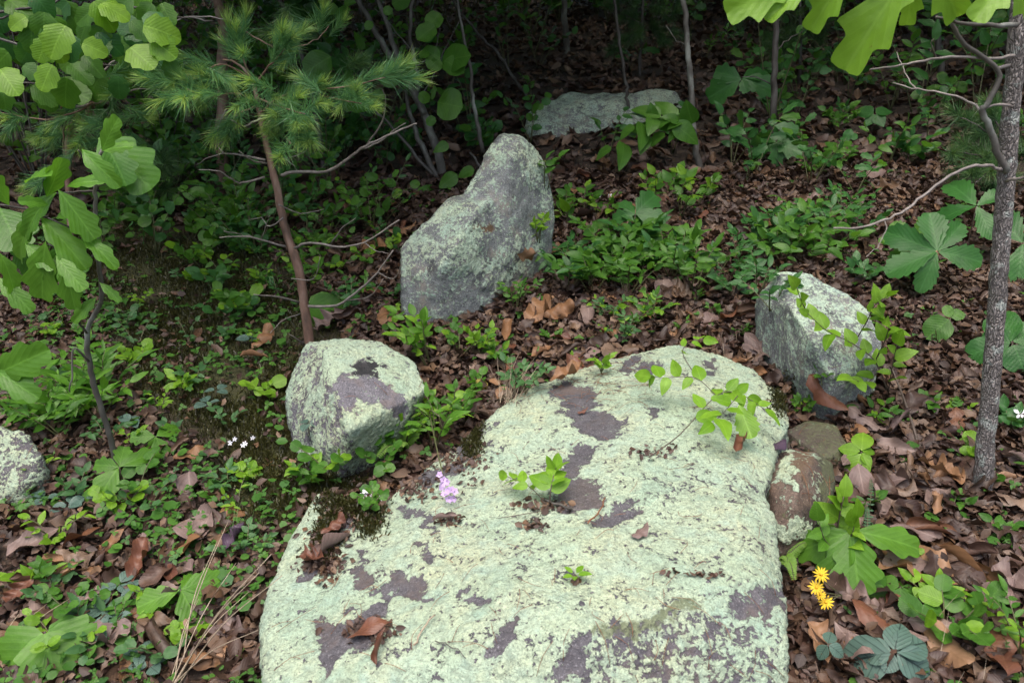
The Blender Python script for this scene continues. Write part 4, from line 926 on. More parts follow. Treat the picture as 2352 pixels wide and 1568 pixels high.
bush(at(1205, 905), .11, 6, 9, .040, 'blue', 'blu', 'soft blue green shrublet at the upper rim of the big boulder', 'shrub', 'blueberry_shrub', seed=60, spread=.8)
bush(at(1140, 840), .09, 5, 8, .036, 'blue', 'mid', 'small green shrublet between the dead leaves beside the boulder rim', 'shrub', 'blueberry_shrub', seed=61, spread=.9, alt='yel')
for i, (a, b) in enumerate([(1300, 520), (1340, 500), (1280, 490), (1390, 510), (1255, 440)]):
    bush(at(a, b), .14, 3, 6, .06, 'ovate', 'mid', 'broad leaved shrub growing by the shaded flank of the tall rock', 'shrub', 'viburnum_shrub', 'viburnum shrubs beside the tall rock', seed=70 + i, spread=.8, alt='yel')
for i, (a, b) in enumerate([(1560, 500), (1600, 480), (1540, 450), (1500, 480)]):
    bush(at(a, b), .16, 3, 6, .065, 'ovate', 'mid', 'pointed leaved shrub below the pale lichen spotted sapling', 'shrub', 'viburnum_shrub', 'viburnum shrubs below the sapling', seed=80 + i, spread=.8, alt='yel')
# the twig with young leaves over the leaning rock
rt = at(2040, 900); o = empty('hazel_shrub', rt, 'bright young twig arching over the mottled face of the leaning rock', 'shrub')
for k, (pts, n) in enumerate([([(2040, 900), (2010, 830), (1960, 790), (1900, 760), (1855, 720)], 12), ([(2010, 830), (2040, 760), (2030, 720)], 7), ([(1960, 790), (1990, 740), (2010, 700), (2040, 680)], 9), ([(2040, 900), (2050, 840), (2060, 790)], 6), ([(2020, 850), (1990, 880), (1960, 870)], 5), ([(1855, 720), (1840, 690), (1830, 660)], 4)]):
    sprig(o, VP(pts, rt.y - .1, -.1), .0022, n, .062, 'ovate', 'yel', 90 + k, .2, lw=1.1)
tube('stem', [at(2120, 1080), at(2090, 1010) + Vector((0, 0, .05)), rt + Vector((0, 0, .08)), V(2035, 850, rt.y - .1)], .005, .003, M_WOODY, o, 6)
# the twig lying over the big boulder
rt = at(1490, 1050); o = empty('twig', rt + Vector((0, 0, .01)), 'leafy young twig spreading over the pale top of the big boulder', 'twig')
def up_from(px, py, dz): return SP(px, py) + Vector((0, 0, dz))
sprig(o, [up_from(1490, 1050, .0), up_from(1560, 1020, .03), up_from(1640, 960, .07), up_from(1690, 970, .09), up_from(1750, 1000, .08)], .0018, 13, .062, 'ovate', 'yel', 101, .35)
sprig(o, [up_from(1640, 960, .07), up_from(1590, 940, .10), up_from(1520, 940, .10), up_from(1490, 930, .09)], .0014, 7, .062, 'ovate', 'yel', 102, .25)
sprig(o, [up_from(1590, 935, .10), up_from(1560, 890, .12), up_from(1590, 870, .13), up_from(1620, 868, .13)], .0014, 6, .058, 'ovate', 'yel', 103, .3)
sprig(o, [up_from(1690, 970, .09), up_from(1660, 1010, .09), up_from(1630, 1035, .08)], .0014, 5, .07, 'ovate', 'yel', 104, .3)
put_leaf(o, up_from(1690, 1000, .09), Vector((.1, -.5, -.3)), TOCAM(rt), .10, 'chestnut', 'yel', 1.1)
rt = at(1262, 1165); o = empty('seedling', rt, 'bright leafy sprig rooted in a bare hollow in the middle of the big boulder', 'seedling')
sprig(o, [rt, up_from(1265, 1160, .05), up_from(1275, 1140, .08)], .002, 9, .055, 'ovate', 'yel', 105, .4)
sprig(o, [rt, up_from(1215, 1150, .04), up_from(1165, 1135, .05)], .0014, 6, .038, 'ovate', 'yel', 106, .4)
tube('stem', [up_from(1262, 1165, .01), up_from(1240, 1180, .008), up_from(1140, 1195, .006)], .0016, .0008, M_WOODY, o)
whorl(at(1320, 1335), .015, 5, .028, 'blue', 'yel', 'tiny yellow green rosette alone on the smooth middle of the boulder', 'seedling', 'seedling', seed=3, tilt=.5)
# purple flower spike
rt = at(1012, 1085); o = empty('flower', rt, 'drooping stem with a cluster of pale purple flowers over the boulder edge', 'flower')
tube('stem', [rt + Vector((0, .02, .16)), up_from(990, 1010, .1), up_from(1005, 1080, .07), up_from(1018, 1125, .05)], .0025, .0018, M_STEM, o)
M_LILAC = mat_plain('lilac_petals', [(.50, .34, .62), (.66, .50, .76)], transl=.3); M_YELP = mat_plain('yellow_petals', [(.72, .46, .02), (.85, .58, .03)], transl=.2); M_WHITEP = mat_plain('white_petals', [(.75, .74, .78), (.85, .84, .86)], transl=.2); M_ORANGEC = mat_plain('flower_centre', [(.6, .30, .01), (.75, .42, .02)])
def petal_mesh(mat, w, n): 
    v, f, uv = leaf_geo(w_ell(w, 1.3, .6), 4, 1, .2, .15, seed=n); return mesh_np('petal', v, f, mat=mat, uv=uv)
PM = {'l': petal_mesh(M_LILAC, .34, 1), 'y': petal_mesh(M_YELP, .11, 2), 'w': petal_mesh(M_WHITEP, .26, 3)}
def blossom(parent, p, nrm, n, size, kind, centre=None, seed=0, tilt=.2, name='petal'):
    r = random.Random(seed); nrm = Vector(nrm).normalized(); a = nrm.orthogonal().normalized(); b = nrm.cross(a)
    c = .22 if centre else .10
    v, f = tube_np([Vector(p) - nrm * size * .05, Vector(p) + nrm * size * .05, Vector(p) + nrm * size * .2], [size * .1, size * c, size * .06], None, 7, seg=2)
    head = link('flower_head', mesh_np('flower_head', v - np.array(parent.location), f, mat=centre or M_STEM), parent)
    for i in range(n):
        th = 2 * math.pi * (i + r.uniform(-.15, .15)) / n; d = a * math.cos(th) + b * math.sin(th) + nrm * (tilt + r.uniform(-.1, .1))
        q = bpy.data.objects.new(name, PM[kind]); COL.objects.link(q); q.parent = head; s = size * r.uniform(.85, 1.1)
        q.matrix_local = Matrix.Translation(Vector(p) - parent.location) @ frame(d, nrm).to_4x4() @ Matrix.Scale(s, 4)
for k, (a, b) in enumerate([(1012, 1130), (1020, 1140), (1025, 1152), (1018, 1146), (1030, 1160), (1038, 1158), (1045, 1160), (1028, 1135), (1040, 1150), (1022, 1162), (1032, 1168), (1044, 1166), (1014, 1138)]):
    p = up_from(a, b, .05 - .002 * k); blossom(o, p, TOCAM(p) + rv(rr, .7), 5, .0115, 'l', None, k, .8)
# yellow hawkweed
rt = at(1925, 1400); o = empty('flower', rt, 'row of four yellow daisy like flowers over big lobed leaves beside the boulder', 'flower')
fl = [(1886, 1318), (1875, 1348), (1884, 1365), (1897, 1382)]
fp = [V(a, b, rt.y - .03) for a, b in fl]
tube('stem', [rt, rt.lerp(fp[3], .6) + Vector((.02, 0, .03)), fp[3] - Vector((0, 0, .01))], .0016, .001, M_STEM, o)
for k, p in enumerate(fp):
    if k < 3: tube('stem', [rt.lerp(fp[3], .6) + Vector((.02, 0, .03)), p - Vector((0, 0, .012))], .0012, .0009, M_STEM, o)
    blossom(o, p, TOCAM(p) + rv(rr, .35), 13, .019 if k != 2 else .014, 'y', M_ORANGEC, 20 + k, .08)
# white flowers
for lab, a, b, lift, n in [('tiny white flowers on a green tuft in the soil pocket of the boulder', 850, 1160, .03, 6), ('single white flower at the foot of the mottled trunk', 2325, 990, .05, 1), ('small white flower head above the dense blueberry patch', 1388, 480, .06, 3)]:
    rt = at(a, b); o = empty('flower', rt, lab, 'flower')
    for k in range(n):
        p = rt + Vector((rr.uniform(-.035, .035) if n > 1 else 0, rr.uniform(-.02, .02), lift + rr.uniform(0, .02))); tube('stem', [rt, p], .0008, .0006, M_STEM, o, 4)
        blossom(o, p, TOCAM(p) + rv(rr, .4), 5 if n > 1 else 4, .011 if n > 1 else .02, 'w', None, 40 + k, .15)
    for k in range(6):
        an = k * 1.05; put_leaf(o, rt + Vector((0, 0, lift * .5)), (math.cos(an), math.sin(an), .3), (0, 0, 1), .035 if n > 1 else .06, 'ovate', 'mid')
rt = at(560, 1035); o = empty('flower', rt, 'faint pinkish flowers low on the mossy ground beside the wedge shaped rock', 'flower')
for k in range(5):
    p = rt + Vector((rr.uniform(-.05, .05), rr.uniform(-.03, .03), .03)); tube('stem', [Vector((p.x, p.y, rt.z)), p], .0008, .0006, M_STEM, o, 4); blossom(o, p, TOCAM(p), 5, .009, 'w', None, 60 + k, .3)
# oak seedlings with large leaves
def star(px, py, label, lst, kind, mat, wid=1.0, dz=.06, seed=0, name='oak_seedling', cat='seedling', rise=.0):
    rt = at(px, py); r = random.Random(seed); o = empty(name, rt, label, cat); top = rt + Vector((0, 0, dz))
    tube('stem', [rt, top], .003, .002, M_WOODY, o)
    cx, cy, _ = proj(np.array([top])); cx, cy = float(cx[0]), float(cy[0])
    for q in lst:
        a, b = q[:2]; r0 = ray(cx + a, cy + b)
        # tip on a gently tilted plane through the top of the stem
        nrm = Vector((r.uniform(-.15, .15), r.uniform(-.2, .1), .6)) + TOCAM(top) * .8; d = (top - CAM).dot(nrm) / r0.dot(nrm); tip = CAM + r0 * d + Vector((0, 0, rise - r.uniform(0, .02)))
        v = tip - top; put_leaf(o, top + v * .06, v, nrm + rv(r, .32), v.length, kind, mat, wid * (q[2] if len(q) > 2 else 1), r)
    return o
star(425, 1405, 'oak seedling with three glossy lobed leaves on clover beside the big boulder', [(-105, 25, .9), (45, 85, 1.1), (110, 20, 1.0), (90, -45, 1), (25, -50, .8)], 'whiteoak', 'oak', 1.25, .07, 1)
star(285, 1125, 'oak seedling with bright lobed leaves at the foot of the crooked oak sapling', [(-75, 85, 1.0), (85, -45, .8), (10, -55, 1), (-60, -15, 1)], 'whiteoak', 'oak', 1.25, .08, 2)
star(365, 1040, 'oak seedling with four dark glossy leaves on the mossy bank', [(-60, -5, 1), (50, -35, 1.1), (20, 45, 1.1), (-15, 30, 1)], 'whiteoak', 'oak', 1.25, .06, 3)
star(120, 1510, 'broad lobed seedling cut off by the bottom edge of the view', [(-130, 95, 1.0), (95, 70, 1.3), (20, 110, 1.2), (140, -30, .5)], 'lobed', 'oak', 1.2, .08, 4, 'maple_seedling')
star(2130, 690, 'wide cluster of toothed chestnut oak leaves beside the mottled trunk', [(-115, 35, 1), (105, 15, 1.05), (-15, -95, 1.0), (-120, -50, .8), (-35, 75, .8), (60, -70, .8)], 'chestnut', 'oakdrk', 1.1, .20, 5)
star(2215, 600, 'toothed chestnut oak sprig standing higher beside the mottled trunk', [(-105, 20, 1.0), (-60, -75, 1.0), (60, -40, 1), (40, 70, 1)], 'chestnut', 'oakdrk', 1.05, .24, 55)
star(2080, 640, 'small ragged toothed oak sprig next to the wide chestnut oak cluster', [(-75, -10, 1.0), (-45, -50, 1.0), (40, -60, 1), (-50, 50, .9)], 'chestnut', 'mid', 1.0, .16, 56)
star(2330, 640, 'toothed oak seedling half hidden behind the mottled trunk', [(-60, -80, 1.1), (40, -30, 1.1), (-10, 90, 1.1), (60, 60, 1)], 'chestnut', 'oakdrk', 1.05, .15, 6)
star(2310, 850, 'round leaved seedling low behind the mottled trunk', [(-70, -20, 1.2), (30, 60, 1.3), (60, -40, 1.1), (-40, -80, 1), (-110, 20, .8)], 'round', 'oakdrk', 1.0, .1, 7, 'seedling')
star(2170, 790, 'pair of round scalloped leaves on a thin stem in front of dark litter', [(-50, 40, 1.1), (30, -20, 1.1), (-10, -30, .8)], 'round', 'mid', 1.0, .1, 8, 'seedling')
star(1940, 1310, 'oak seedling with long lobed leaves spreading beside the yellow flowers', [(-125, 45, 1.0), (15, 130, 1.3), (165, 25, .8), (-60, 120, .8)], 'whiteoak', 'oak', 1.05, .12, 9)
rt = at(1925, 1290); o = empty('seedling', rt, 'upright bright green seedling growing from the lobed oak leaves by the boulder', 'seedling')
sprig(o, [rt, V(1922, 1230, rt.y - .01), V(1930, 1175, rt.y - .02), V(1938, 1140, rt.y - .02)], .003, 9, .062, 'ovate', 'yel', 120, .3, lw=1.15, up=(.2, -.8, .5))
sprig(o, [V(1924, 1270, rt.y), V(1895, 1240, rt.y - .05), V(1880, 1195, rt.y - .06)], .002, 6, .055, 'ovate', 'oak', 121, .35, lw=1.1)
sprig(o, [V(1924, 1270, rt.y), V(1955, 1230, rt.y - .04), V(1965, 1190, rt.y - .05)], .002, 6, .058, 'ovate', 'yel', 122, .35, lw=1.1)
star(1970, 1085, 'four leaved light green seedling on brown litter beside the reddish stone', [(-50, -18, 1), (-20, 60, 1.2), (5, -55, 1.1), (35, -18, 1), (22, 30, .9)], 'blue', 'yel', 1.5, .07, 10, 'seedling')
star(2125, 1225, 'three oval leaves of a small seedling on open brown litter', [(18, -30, 1.2), (-20, 12, 1.2), (22, 30, 1.2)], 'round', 'mid', .95, .04, 11, 'seedling')
star(1990, 1370, 'dark oval leaved seedling beside the big tan dead leaf', [(45, -15, 1.2), (25, 55, 1.1), (-10, 35, 1), (-20, -10, .9)], 'blue', 'mid', 1.6, .05, 12, 'seedling')
star(2060, 1385, 'small oval leaved seedling in front of the big tan dead leaf', [(-45, -25, 1.1), (40, 15, 1), (0, 55, 1.1), (15, -25, .9), (-5, 20, 1)], 'blue', 'mid', 1.6, .05, 13, 'seedling')
bush(at(2170, 1465), .10, 5, 6, .048, 'round', 'mid', 'glossy green seedling clump on bare soil near the bottom edge', 'seedling', 'seedling', seed=130, spread=.9, alt='yel')
bush(at(2140, 1400), .09, 3, 5, .04, 'ovate', 'yel', 'light trefoil seedling on litter above the glossy clump', 'seedling', 'seedling', seed=131, spread=.8)
bush(at(2345, 1520), .16, 5, 10, .045, 'blue', 'mid', 'pale green feathery plant at the lower corner by litter', 'shrub', 'shrub', seed=132, spread=.7, alt='yel')
bush(at(2260, 1120), .06, 3, 5, .034, 'round', 'mid', 'small round leaved sprout against the foot of the mottled trunk', 'seedling', 'seedling', seed=133)
bush(at(2235, 1065), .07, 2, 5, .042, 'round', 'yel', 'bright sprout climbing the lower bark of the mottled trunk', 'seedling', 'seedling', seed=134)
bush(at(2320, 1000), .07, 4, 5, .055, 'ovate', 'drk', 'dark leafy plant under the single white flower', 'seedling', 'seedling', seed=135)
bush(at(2130, 955), .06, 4, 6, .035, 'blue', 'mid', 'small seedling on litter between the leaning rock and mottled trunk', 'seedling', 'seedling', seed=136)
bush(at(2010, 970), .06, 4, 6, .032, 'blue', 'mid', 'small twin tufted seedling below the leaning rock', 'seedling', 'seedling', seed=137, alt='yel')
bush(at(1835, 960), .07, 4, 6, .036, 'ovate', 'mid', 'small seedling at the mossy shoulder of the big boulder', 'seedling', 'seedling', seed=138, alt='yel')
bush(at(1890, 885), .05, 3, 4, .036, 'ovate', 'mid', 'tiny sprout under the overhanging edge of the leaning rock', 'seedling', 'seedling', seed=139)
bush(at(1100, 905), .06, 3, 4, .032, 'round', 'mid', 'small clover like sprout beside the wedge shaped rock', 'seedling', 'seedling', seed=140)
star(1065, 935, 'square lobed light leaf standing on dark soil between the two pale rocks', [(-15, 30, 1.3), (30, 0, 1.1)], 'lobed', 'oak', 1.5, .05, 14, 'seedling')
o = star(1085, 905, 'yellow heart shaped leaf lying beside the boulder rim', [(35, 5, 1.2)], 'round', 'ylw', 1.0, .04, 15, 'fading_seedling'); o = star(1150, 915, 'tan heart shaped leaf hanging by the grass tuft', [(10, 30, 1.2), (-25, -20, .6)], 'round', 'deadtan', .9, .05, 16, 'fading_seedling')
# veined evergreen rosettes
for i, (a, b, lst, lab) in enumerate([(2040, 1560, [(-75, -20, 1.1), (70, -35, 1.25), (15, -80, .9), (90, 30, 1.1), (-20, 40, 1.1), (-120, 10, 1)], 'dark green rosette with black leaf veins at the bottom edge'), (1890, 1540, [(10, -40, 1), (-20, 20, 1), (40, 20, 1)], 'small dark rosette beside the foot of the big boulder')]):
    star(a, b, lab, lst, 'blue', 'pip', 1.7, .075, 20 + i, 'wintergreen', 'plant')
for i, (a, b) in enumerate([(165, 1185), (205, 1165), (225, 1480), (270, 1450), (330, 1530), (280, 1370), (205, 1410), (245, 1425), (320, 1380), (310, 990), (500, 920), (480, 950), (580, 800), (710, 1000), (110, 1170), (350, 1560), (190, 1440)]):
    whorl(at(a, b), .04, 3, .046, 'blue', 'pip', 'dark veined wintergreen leaves lying low in clover and litter', 'plant', 'wintergreen', 'wintergreen plants in the litter', seed=200 + i, tilt=.2, lw=1.5)
# ferns
def frond(o, base, tip, n, ln, mat, wid=.9):
    base, tip = Vector(base), Vector(tip); m = base.lerp(tip, .55) + Vector((0, 0, (tip - base).length * .15)); c = [Vector(x) for x in catmull([base, m, tip], n)]
    ra = tube('frond', [base, m, tip], .0011, .0006, M_STEM, o, 4)
    for i in range(2, len(c) - 1):
        t = i / len(c); ax = (c[i + 1] - c[i]).normalized(); up = Vector((0, 0, 1)) * .4 + TOCAM(base); s = up.cross(ax).normalized(); l = ln * (1 - t * .8) * min(1, t * 5 + .4)
        for g in (-1, 1): put_leaf(o, c[i], s * g + ax * .35, up, l, 'blue', mat, wid, name='leaflet').parent = ra
for i, (rt_, tips, mat, lab, ln) in enumerate([((930, 1040), [(880, 1060), (870, 1100), (1030, 985), (925, 1075), (965, 1050)], 'fern', 'yellow green fern in the soil gap between the two pale rocks', .028), ((1800, 1300), [(1815, 1390), (1850, 1300), (1800, 1345)], 'fern', 'small yellow fern in the crack beside the big boulder', .024), ((1985, 1270), [(1980, 1215), (1990, 1150)], 'dkfern', 'narrow dark spleenwort standing beside the lobed oak leaves', .015)]):
    rt = at(*rt_); o = empty('fern', rt, lab, 'fern')
    for a, b in tips: frond(o, rt + Vector((0, 0, .03)), up_from(a, b, .075), 9 if mat == 'fern' else 8, ln, mat)
bush(at(935, 1035), .15, 8, 9, .045, 'ovate', 'oak', 'mixed leafy weed filling the soil gap below the wedge shaped rock', 'plant', 'weed', seed=150, spread=.9, alt='yel')
bush(at(1000, 1050), .16, 4, 6, .06, 'lance', 'oak', 'long leaved weed hanging over the boulder edge above the purple flowers', 'plant', 'weed', seed=151, spread=.5, lw=1.4)
bush(at(880, 1090), .07, 4, 6, .035, 'round', 'mid', 'low leafy weed at the corner of the wedge shaped rock', 'plant', 'weed', seed=152, spread=1.1)
bush(at(710, 1125), .08, 5, 8, .036, 'ovate', 'mid', 'light green weed growing against the lower tip of the wedge shaped rock', 'plant', 'weed', seed=153, spread=.9, alt='yel')
bush(at(855, 1175), .05, 4, 7, .03, 'round', 'mid', 'small leafy tuft under the tiny white flowers on the boulder', 'plant', 'weed', seed=154, spread=1.1)
bush(at(570, 1100), .04, 3, 4, .036, 'lobed', 'yel', 'yellow green lobed seedling on moss beside the wedge shaped rock', 'seedling', 'seedling', seed=155)
for i, (a, b, kd, mt, lab) in enumerate([(865, 1068, 'round', 'mid', 'round leaved weed under the overhang of the wedge shaped rock'), (965, 985, 'ovate', 'yel', 'bright weed at the lower side of the wedge shaped rock'), (1015, 1015, 'lance', 'mid', 'narrow leaved weed beside the fern in the soil gap'), (905, 1045, 'ovate', 'mid', 'tangled green weed in the shade of the wedge shaped rock'), (1040, 985, 'ovate', 'mid', 'small weed on dark soil beside the boulder edge'), (770, 1110, 'round', 'mid', 'low cress like weed at the corner of the boulder'), (1105, 830, 'ovate', 'yel', 'bright sprout among dead leaves beyond the wedge shaped rock'), (1060, 830, 'round', 'mid', 'round leaved sprout on litter beyond the wedge shaped rock')]):
    bush(at(a, b) + Vector((0, 0, .015)), .10, 5, 7, .038, kd, mt, lab, 'plant', 'weed', seed=900 + i, spread=1.0, alt='yel')
# grasses
def tuft_of(name, label, px, py, n, ln, w, mat, spread, rad, seed):
    rt = at(px, py); r = random.Random(seed); o = empty(name, rt, label, 'grass tuft'); b = blades('blades', [rt + Vector((r.gauss(0, rad), r.gauss(0, rad), 0)) for _ in range(n)], ln, w, mat, o, spread, seed); b['kind'] = 'stuff'; return o
M_GRASS = mat_plain('grass_blade', [(.05, .13, .03), (.10, .20, .05)], transl=.2)
tuft_of('grass_tuft', 'half dry grass tuft hanging over the upper rim of the boulder', 1165, 925, 40, .16, .0025, M_DRYSTALK, 1.1, .02, 1)
tuft_of('grass_tuft', 'thin green grass among clover beside the big boulder', 560, 1240, 30, .14, .002, M_GRASS, .9, .03, 2)
tuft_of('grass_tuft', 'sparse dry blades on litter above the boulder peak', 1660, 790, 16, .11, .0018, M_DRYSTALK, .8, .06, 3)
tuft_of('grass_tuft', 'thin dry stems on bare soil at the lower corner', 2110, 1500, 14, .16, .0014, M_DRYSTALK, .9, .08, 4)
rt = at(390, 1600); o = empty('dry_grass', rt, 'bundle of long dead straw stalks leaning toward the big boulder', 'dry grass')
for k, (a, b, dz) in enumerate([(640, 1395, .14), (610, 1420, .12), (560, 1405, .15), (520, 1370, .17), (660, 1410, .1), (585, 1450, .12), (470, 1450, .1), (545, 1330, .18), (600, 1500, .06)]):
    tube('stalk', [rt + rv(rr, .02), rt.lerp(up_from(a, b, dz), .5) + Vector((0, 0, .035)), up_from(a, b, dz)], .0018, .0008, M_DRYSTALK, o, 4)
rt = at(5, 1540); o = empty('dry_grass', rt, 'few loose straw stalks rising over brown litter in the corner', 'dry grass')
for a, b, dz in [(120, 1430, .06), (60, 1470, .08), (170, 1410, .05)]: tube('stalk', [rt, rt.lerp(up_from(a, b, dz), .5) + Vector((0, 0, .03)), up_from(a, b, dz)], .0014, .0008, M_DRYSTALK, o, 4)
# long leaved light weeds at the foot of the oak sapling
for i, (a, b) in enumerate([(120, 960), (180, 930), (150, 1010), (230, 970), (100, 1000), (200, 890), (250, 920), (170, 970)]):
    bush(at(a, b), .14, 5, 9, .07, 'lance', 'oak' if i % 2 else 'mid', 'feathery light green weed beside the crooked oak sapling stem', 'plant', 'weed', 'feathery weeds by the oak sapling', seed=160 + i, spread=.9, lw=1.1)
# compound leaf and oak seedling high up
rt = at(1625, 380); o = empty('hickory_seedling', rt, 'hickory seedling with a spray of smooth leaflets beside the pale spotted sapling', 'seedling')
tube('stem', [rt, V(1610, 320, rt.y - .05), V(1590, 290, rt.y - .15)], .004, .002, M_WOODY, o)
for pts in [[(1590, 290), (1540, 300), (1480, 310), (1400, 340)], [(1590, 290), (1550, 275), (1500, 270), (1455, 290)]]:
    sprig(o, VP(pts, rt.y - .15, -.05), .002, 9, .15, 'ovate', 'mid', 171, .1, lw=1.0, up=(0, -.5, 1))
hang(o, [(1590, 285, 1575, 235, 1.2), (1500, 275, 1495, 245, 1.2), (1545, 285, 1605, 320, 1), (1560, 280, 1530, 262, 1)], rt.y - .15, 'ovate', 'mid', 1.1, random.Random(9), .03)
star(1690, 315, 'oak seedling with scalloped leaves behind the pale spotted sapling', [(-75, 35, 1), (-60, -25, 1), (70, -35, 1.1), (75, 15, 1), (10, 30, 1)], 'whiteoak', 'oakdrk', 1.3, .35, 31)
star(1775, 390, 'oak seedling with dark lobed leaves below the sapling with whitish foot', [(-60, 20, 1), (-40, -30, 1), (60, 20, 1.1), (55, -25, 1), (5, 40, 1)], 'redoak', 'oakdrk', 1.1, .15, 32)
star(2000, 320, 'dark seedling with broad leaves alone on open litter up the slope', [(-45, -15, 1.2), (40, -20, 1.2), (20, 25, 1.2), (-20, 20, 1)], 'ovate', 'oakdrk', 1.2, .15, 33, 'seedling')
star(1455, 560, 'lobed oak seedling standing in the middle of the dense blueberry patch', [(-30, -40, 1), (50, -55, 1), (70, 5, 1), (-50, 0, 1)], 'whiteoak', 'oakdrk', 1.3, .14, 34)
star(700, 740, 'round toothed leaves of a seedling behind the wedge shaped rock', [(60, 15, 1.2), (90, -15, 1.1), (110, 20, 1)], 'round', 'mid', 1.0, .06, 35, 'seedling')
for i, (a, b, lab) in enumerate([(800, 720, 'small dark seedling left of the tall rock'), (1970, 660, 'small dark shrub behind the top of the leaning rock'), (1690, 600, 'thin twig with a few leaves above the leaning rock')]):
    bush(at(a, b), .12, 4, 7, .05, 'ovate', 'drk', ['small dark seedling between the leaning pine and the tall rock', 'small dark shrub touching the top of the leaning rock', 'thin dark leaved sprig above the blueberry sprigs'][i], 'seedling', 'seedling', seed=180 + i)
# tall shrubs in the shade of the upper left
r9 = random.Random(21)
LOOK = {'ovate': 'pointed leaved', 'blue': 'narrow leaved', 'round': 'round leaved', 'whiteoak': 'lobed oak leaved'}
SHADE = {'drk': 'dark', 'mid': 'fresh green', 'oakdrk': 'deep green', 'yel': 'yellow green', 'blu': 'bluish'}
for i, (x, y, h) in enumerate([(-3.3, 4.4, 1.3), (-2.7, 4.6, 1.1), (-3.9, 4.9, 1.6), (-3.0, 5.4, 1.5), (-2.2, 5.2, .8), (-4.6, 5.8, 1.9), (-3.7, 6.3, 1.8), (-2.9, 3.9, .8)]):
    bush((x, y, ht(x, y)), h, 9, 30, .08, 'ovate', 'mid', 'tall glossy laurel shrub in the shade behind the drooping oak leaves', 'shrub', 'laurel_shrub', 'laurel shrubs in the shade', seed=300 + i, spread=.55, alt='oak', stemmat=M_DARKBARK, leafless=.15)
for i in range(60):
    a = r9.uniform(230, 930); b = r9.uniform(330, 600); p = L(a, b); k, mt = r9.choice(['round', 'ovate', 'ovate', 'blue']), r9.choice(['mid', 'drk', 'drk'])
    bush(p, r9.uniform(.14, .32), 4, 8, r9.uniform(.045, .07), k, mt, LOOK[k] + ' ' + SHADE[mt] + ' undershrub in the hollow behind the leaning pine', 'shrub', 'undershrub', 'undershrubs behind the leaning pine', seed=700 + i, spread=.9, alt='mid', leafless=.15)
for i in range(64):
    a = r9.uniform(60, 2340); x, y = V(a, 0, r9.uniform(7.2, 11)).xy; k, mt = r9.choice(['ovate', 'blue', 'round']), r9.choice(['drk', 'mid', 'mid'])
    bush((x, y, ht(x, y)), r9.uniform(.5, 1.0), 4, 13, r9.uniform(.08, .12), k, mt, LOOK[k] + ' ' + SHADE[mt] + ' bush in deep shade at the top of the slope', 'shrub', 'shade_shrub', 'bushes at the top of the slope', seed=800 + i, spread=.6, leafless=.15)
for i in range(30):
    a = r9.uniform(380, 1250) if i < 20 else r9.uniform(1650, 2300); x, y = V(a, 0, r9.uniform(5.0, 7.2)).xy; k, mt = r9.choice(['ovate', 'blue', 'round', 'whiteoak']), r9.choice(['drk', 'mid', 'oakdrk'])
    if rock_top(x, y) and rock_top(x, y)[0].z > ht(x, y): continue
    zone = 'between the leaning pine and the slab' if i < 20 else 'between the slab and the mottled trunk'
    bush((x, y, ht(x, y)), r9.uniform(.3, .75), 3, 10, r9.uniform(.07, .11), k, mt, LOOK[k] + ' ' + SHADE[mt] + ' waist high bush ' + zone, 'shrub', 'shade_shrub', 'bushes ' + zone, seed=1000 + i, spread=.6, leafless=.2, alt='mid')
for i in range(46):
    a = r9.uniform(350, 2300); x, y = V(a, 0, r9.uniform(8.2, 12.5)).xy; k, mt = r9.choice(['ovate', 'blue', 'round', 'lance']), r9.choice(['mid', 'mid', 'oakdrk'])
    if k == 'lance': LOOK[k] = 'long leaved'
    bush((x, y, ht(x, y)), r9.uniform(.6, 1.3), 5, 16, r9.uniform(.08, .12), k, mt, LOOK[k] + ' ' + SHADE[mt] + ' tall bush closing the view at the top of the slope', 'shrub', 'shade_shrub', 'tall bushes at the top of the slope', seed=1100 + i, spread=.6, leafless=.1, alt='oak')
# scattered seedlings over the upper slope
for i in range(110):
    a = r9.uniform(350, 2340); b = r9.uniform(20, 470); p = L(a, b)
    if rock_top(p.x, p.y) and rock_top(p.x, p.y)[0].z > p.z: continue
    if p.y > 9.5 or (1230 < a < 1600 and 190 < b < 330): continue
    k = r9.choice(['ovate', 'ovate', 'blue', 'round', 'whiteoak']); hh = r9.uniform(.12, .32)
    zone = 'behind the leaning pine' if a < 900 else 'around the fanning grey stems' if a < 1250 else 'around the grey green slab' if a < 1750 else 'on the dark slope before the mottled trunk'
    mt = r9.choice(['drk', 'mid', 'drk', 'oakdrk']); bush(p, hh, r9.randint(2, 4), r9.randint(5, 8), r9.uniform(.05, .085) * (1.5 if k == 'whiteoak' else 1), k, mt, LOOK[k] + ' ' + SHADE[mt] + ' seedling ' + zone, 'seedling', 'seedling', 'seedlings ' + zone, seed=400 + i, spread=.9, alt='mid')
for i in range(48):
    a = r9.uniform(430, 920); b = r9.uniform(430, 780); p = L(a, b)
    if 600 < a < 720 and b > 700: continue
    k, mt = r9.choice(['round', 'ovate']), r9.choice(['mid', 'drk', 'mid'])
    bush(p, r9.uniform(.06, .14), 3, 6, r9.uniform(.034, .055), k, mt, LOOK[k] + ' ' + SHADE[mt] + ' sprout on dark litter beside the leaning pine trunk', 'seedling', 'seedling', 'sprouts by the leaning pine', seed=520 + i, spread=1.1, alt='yel')
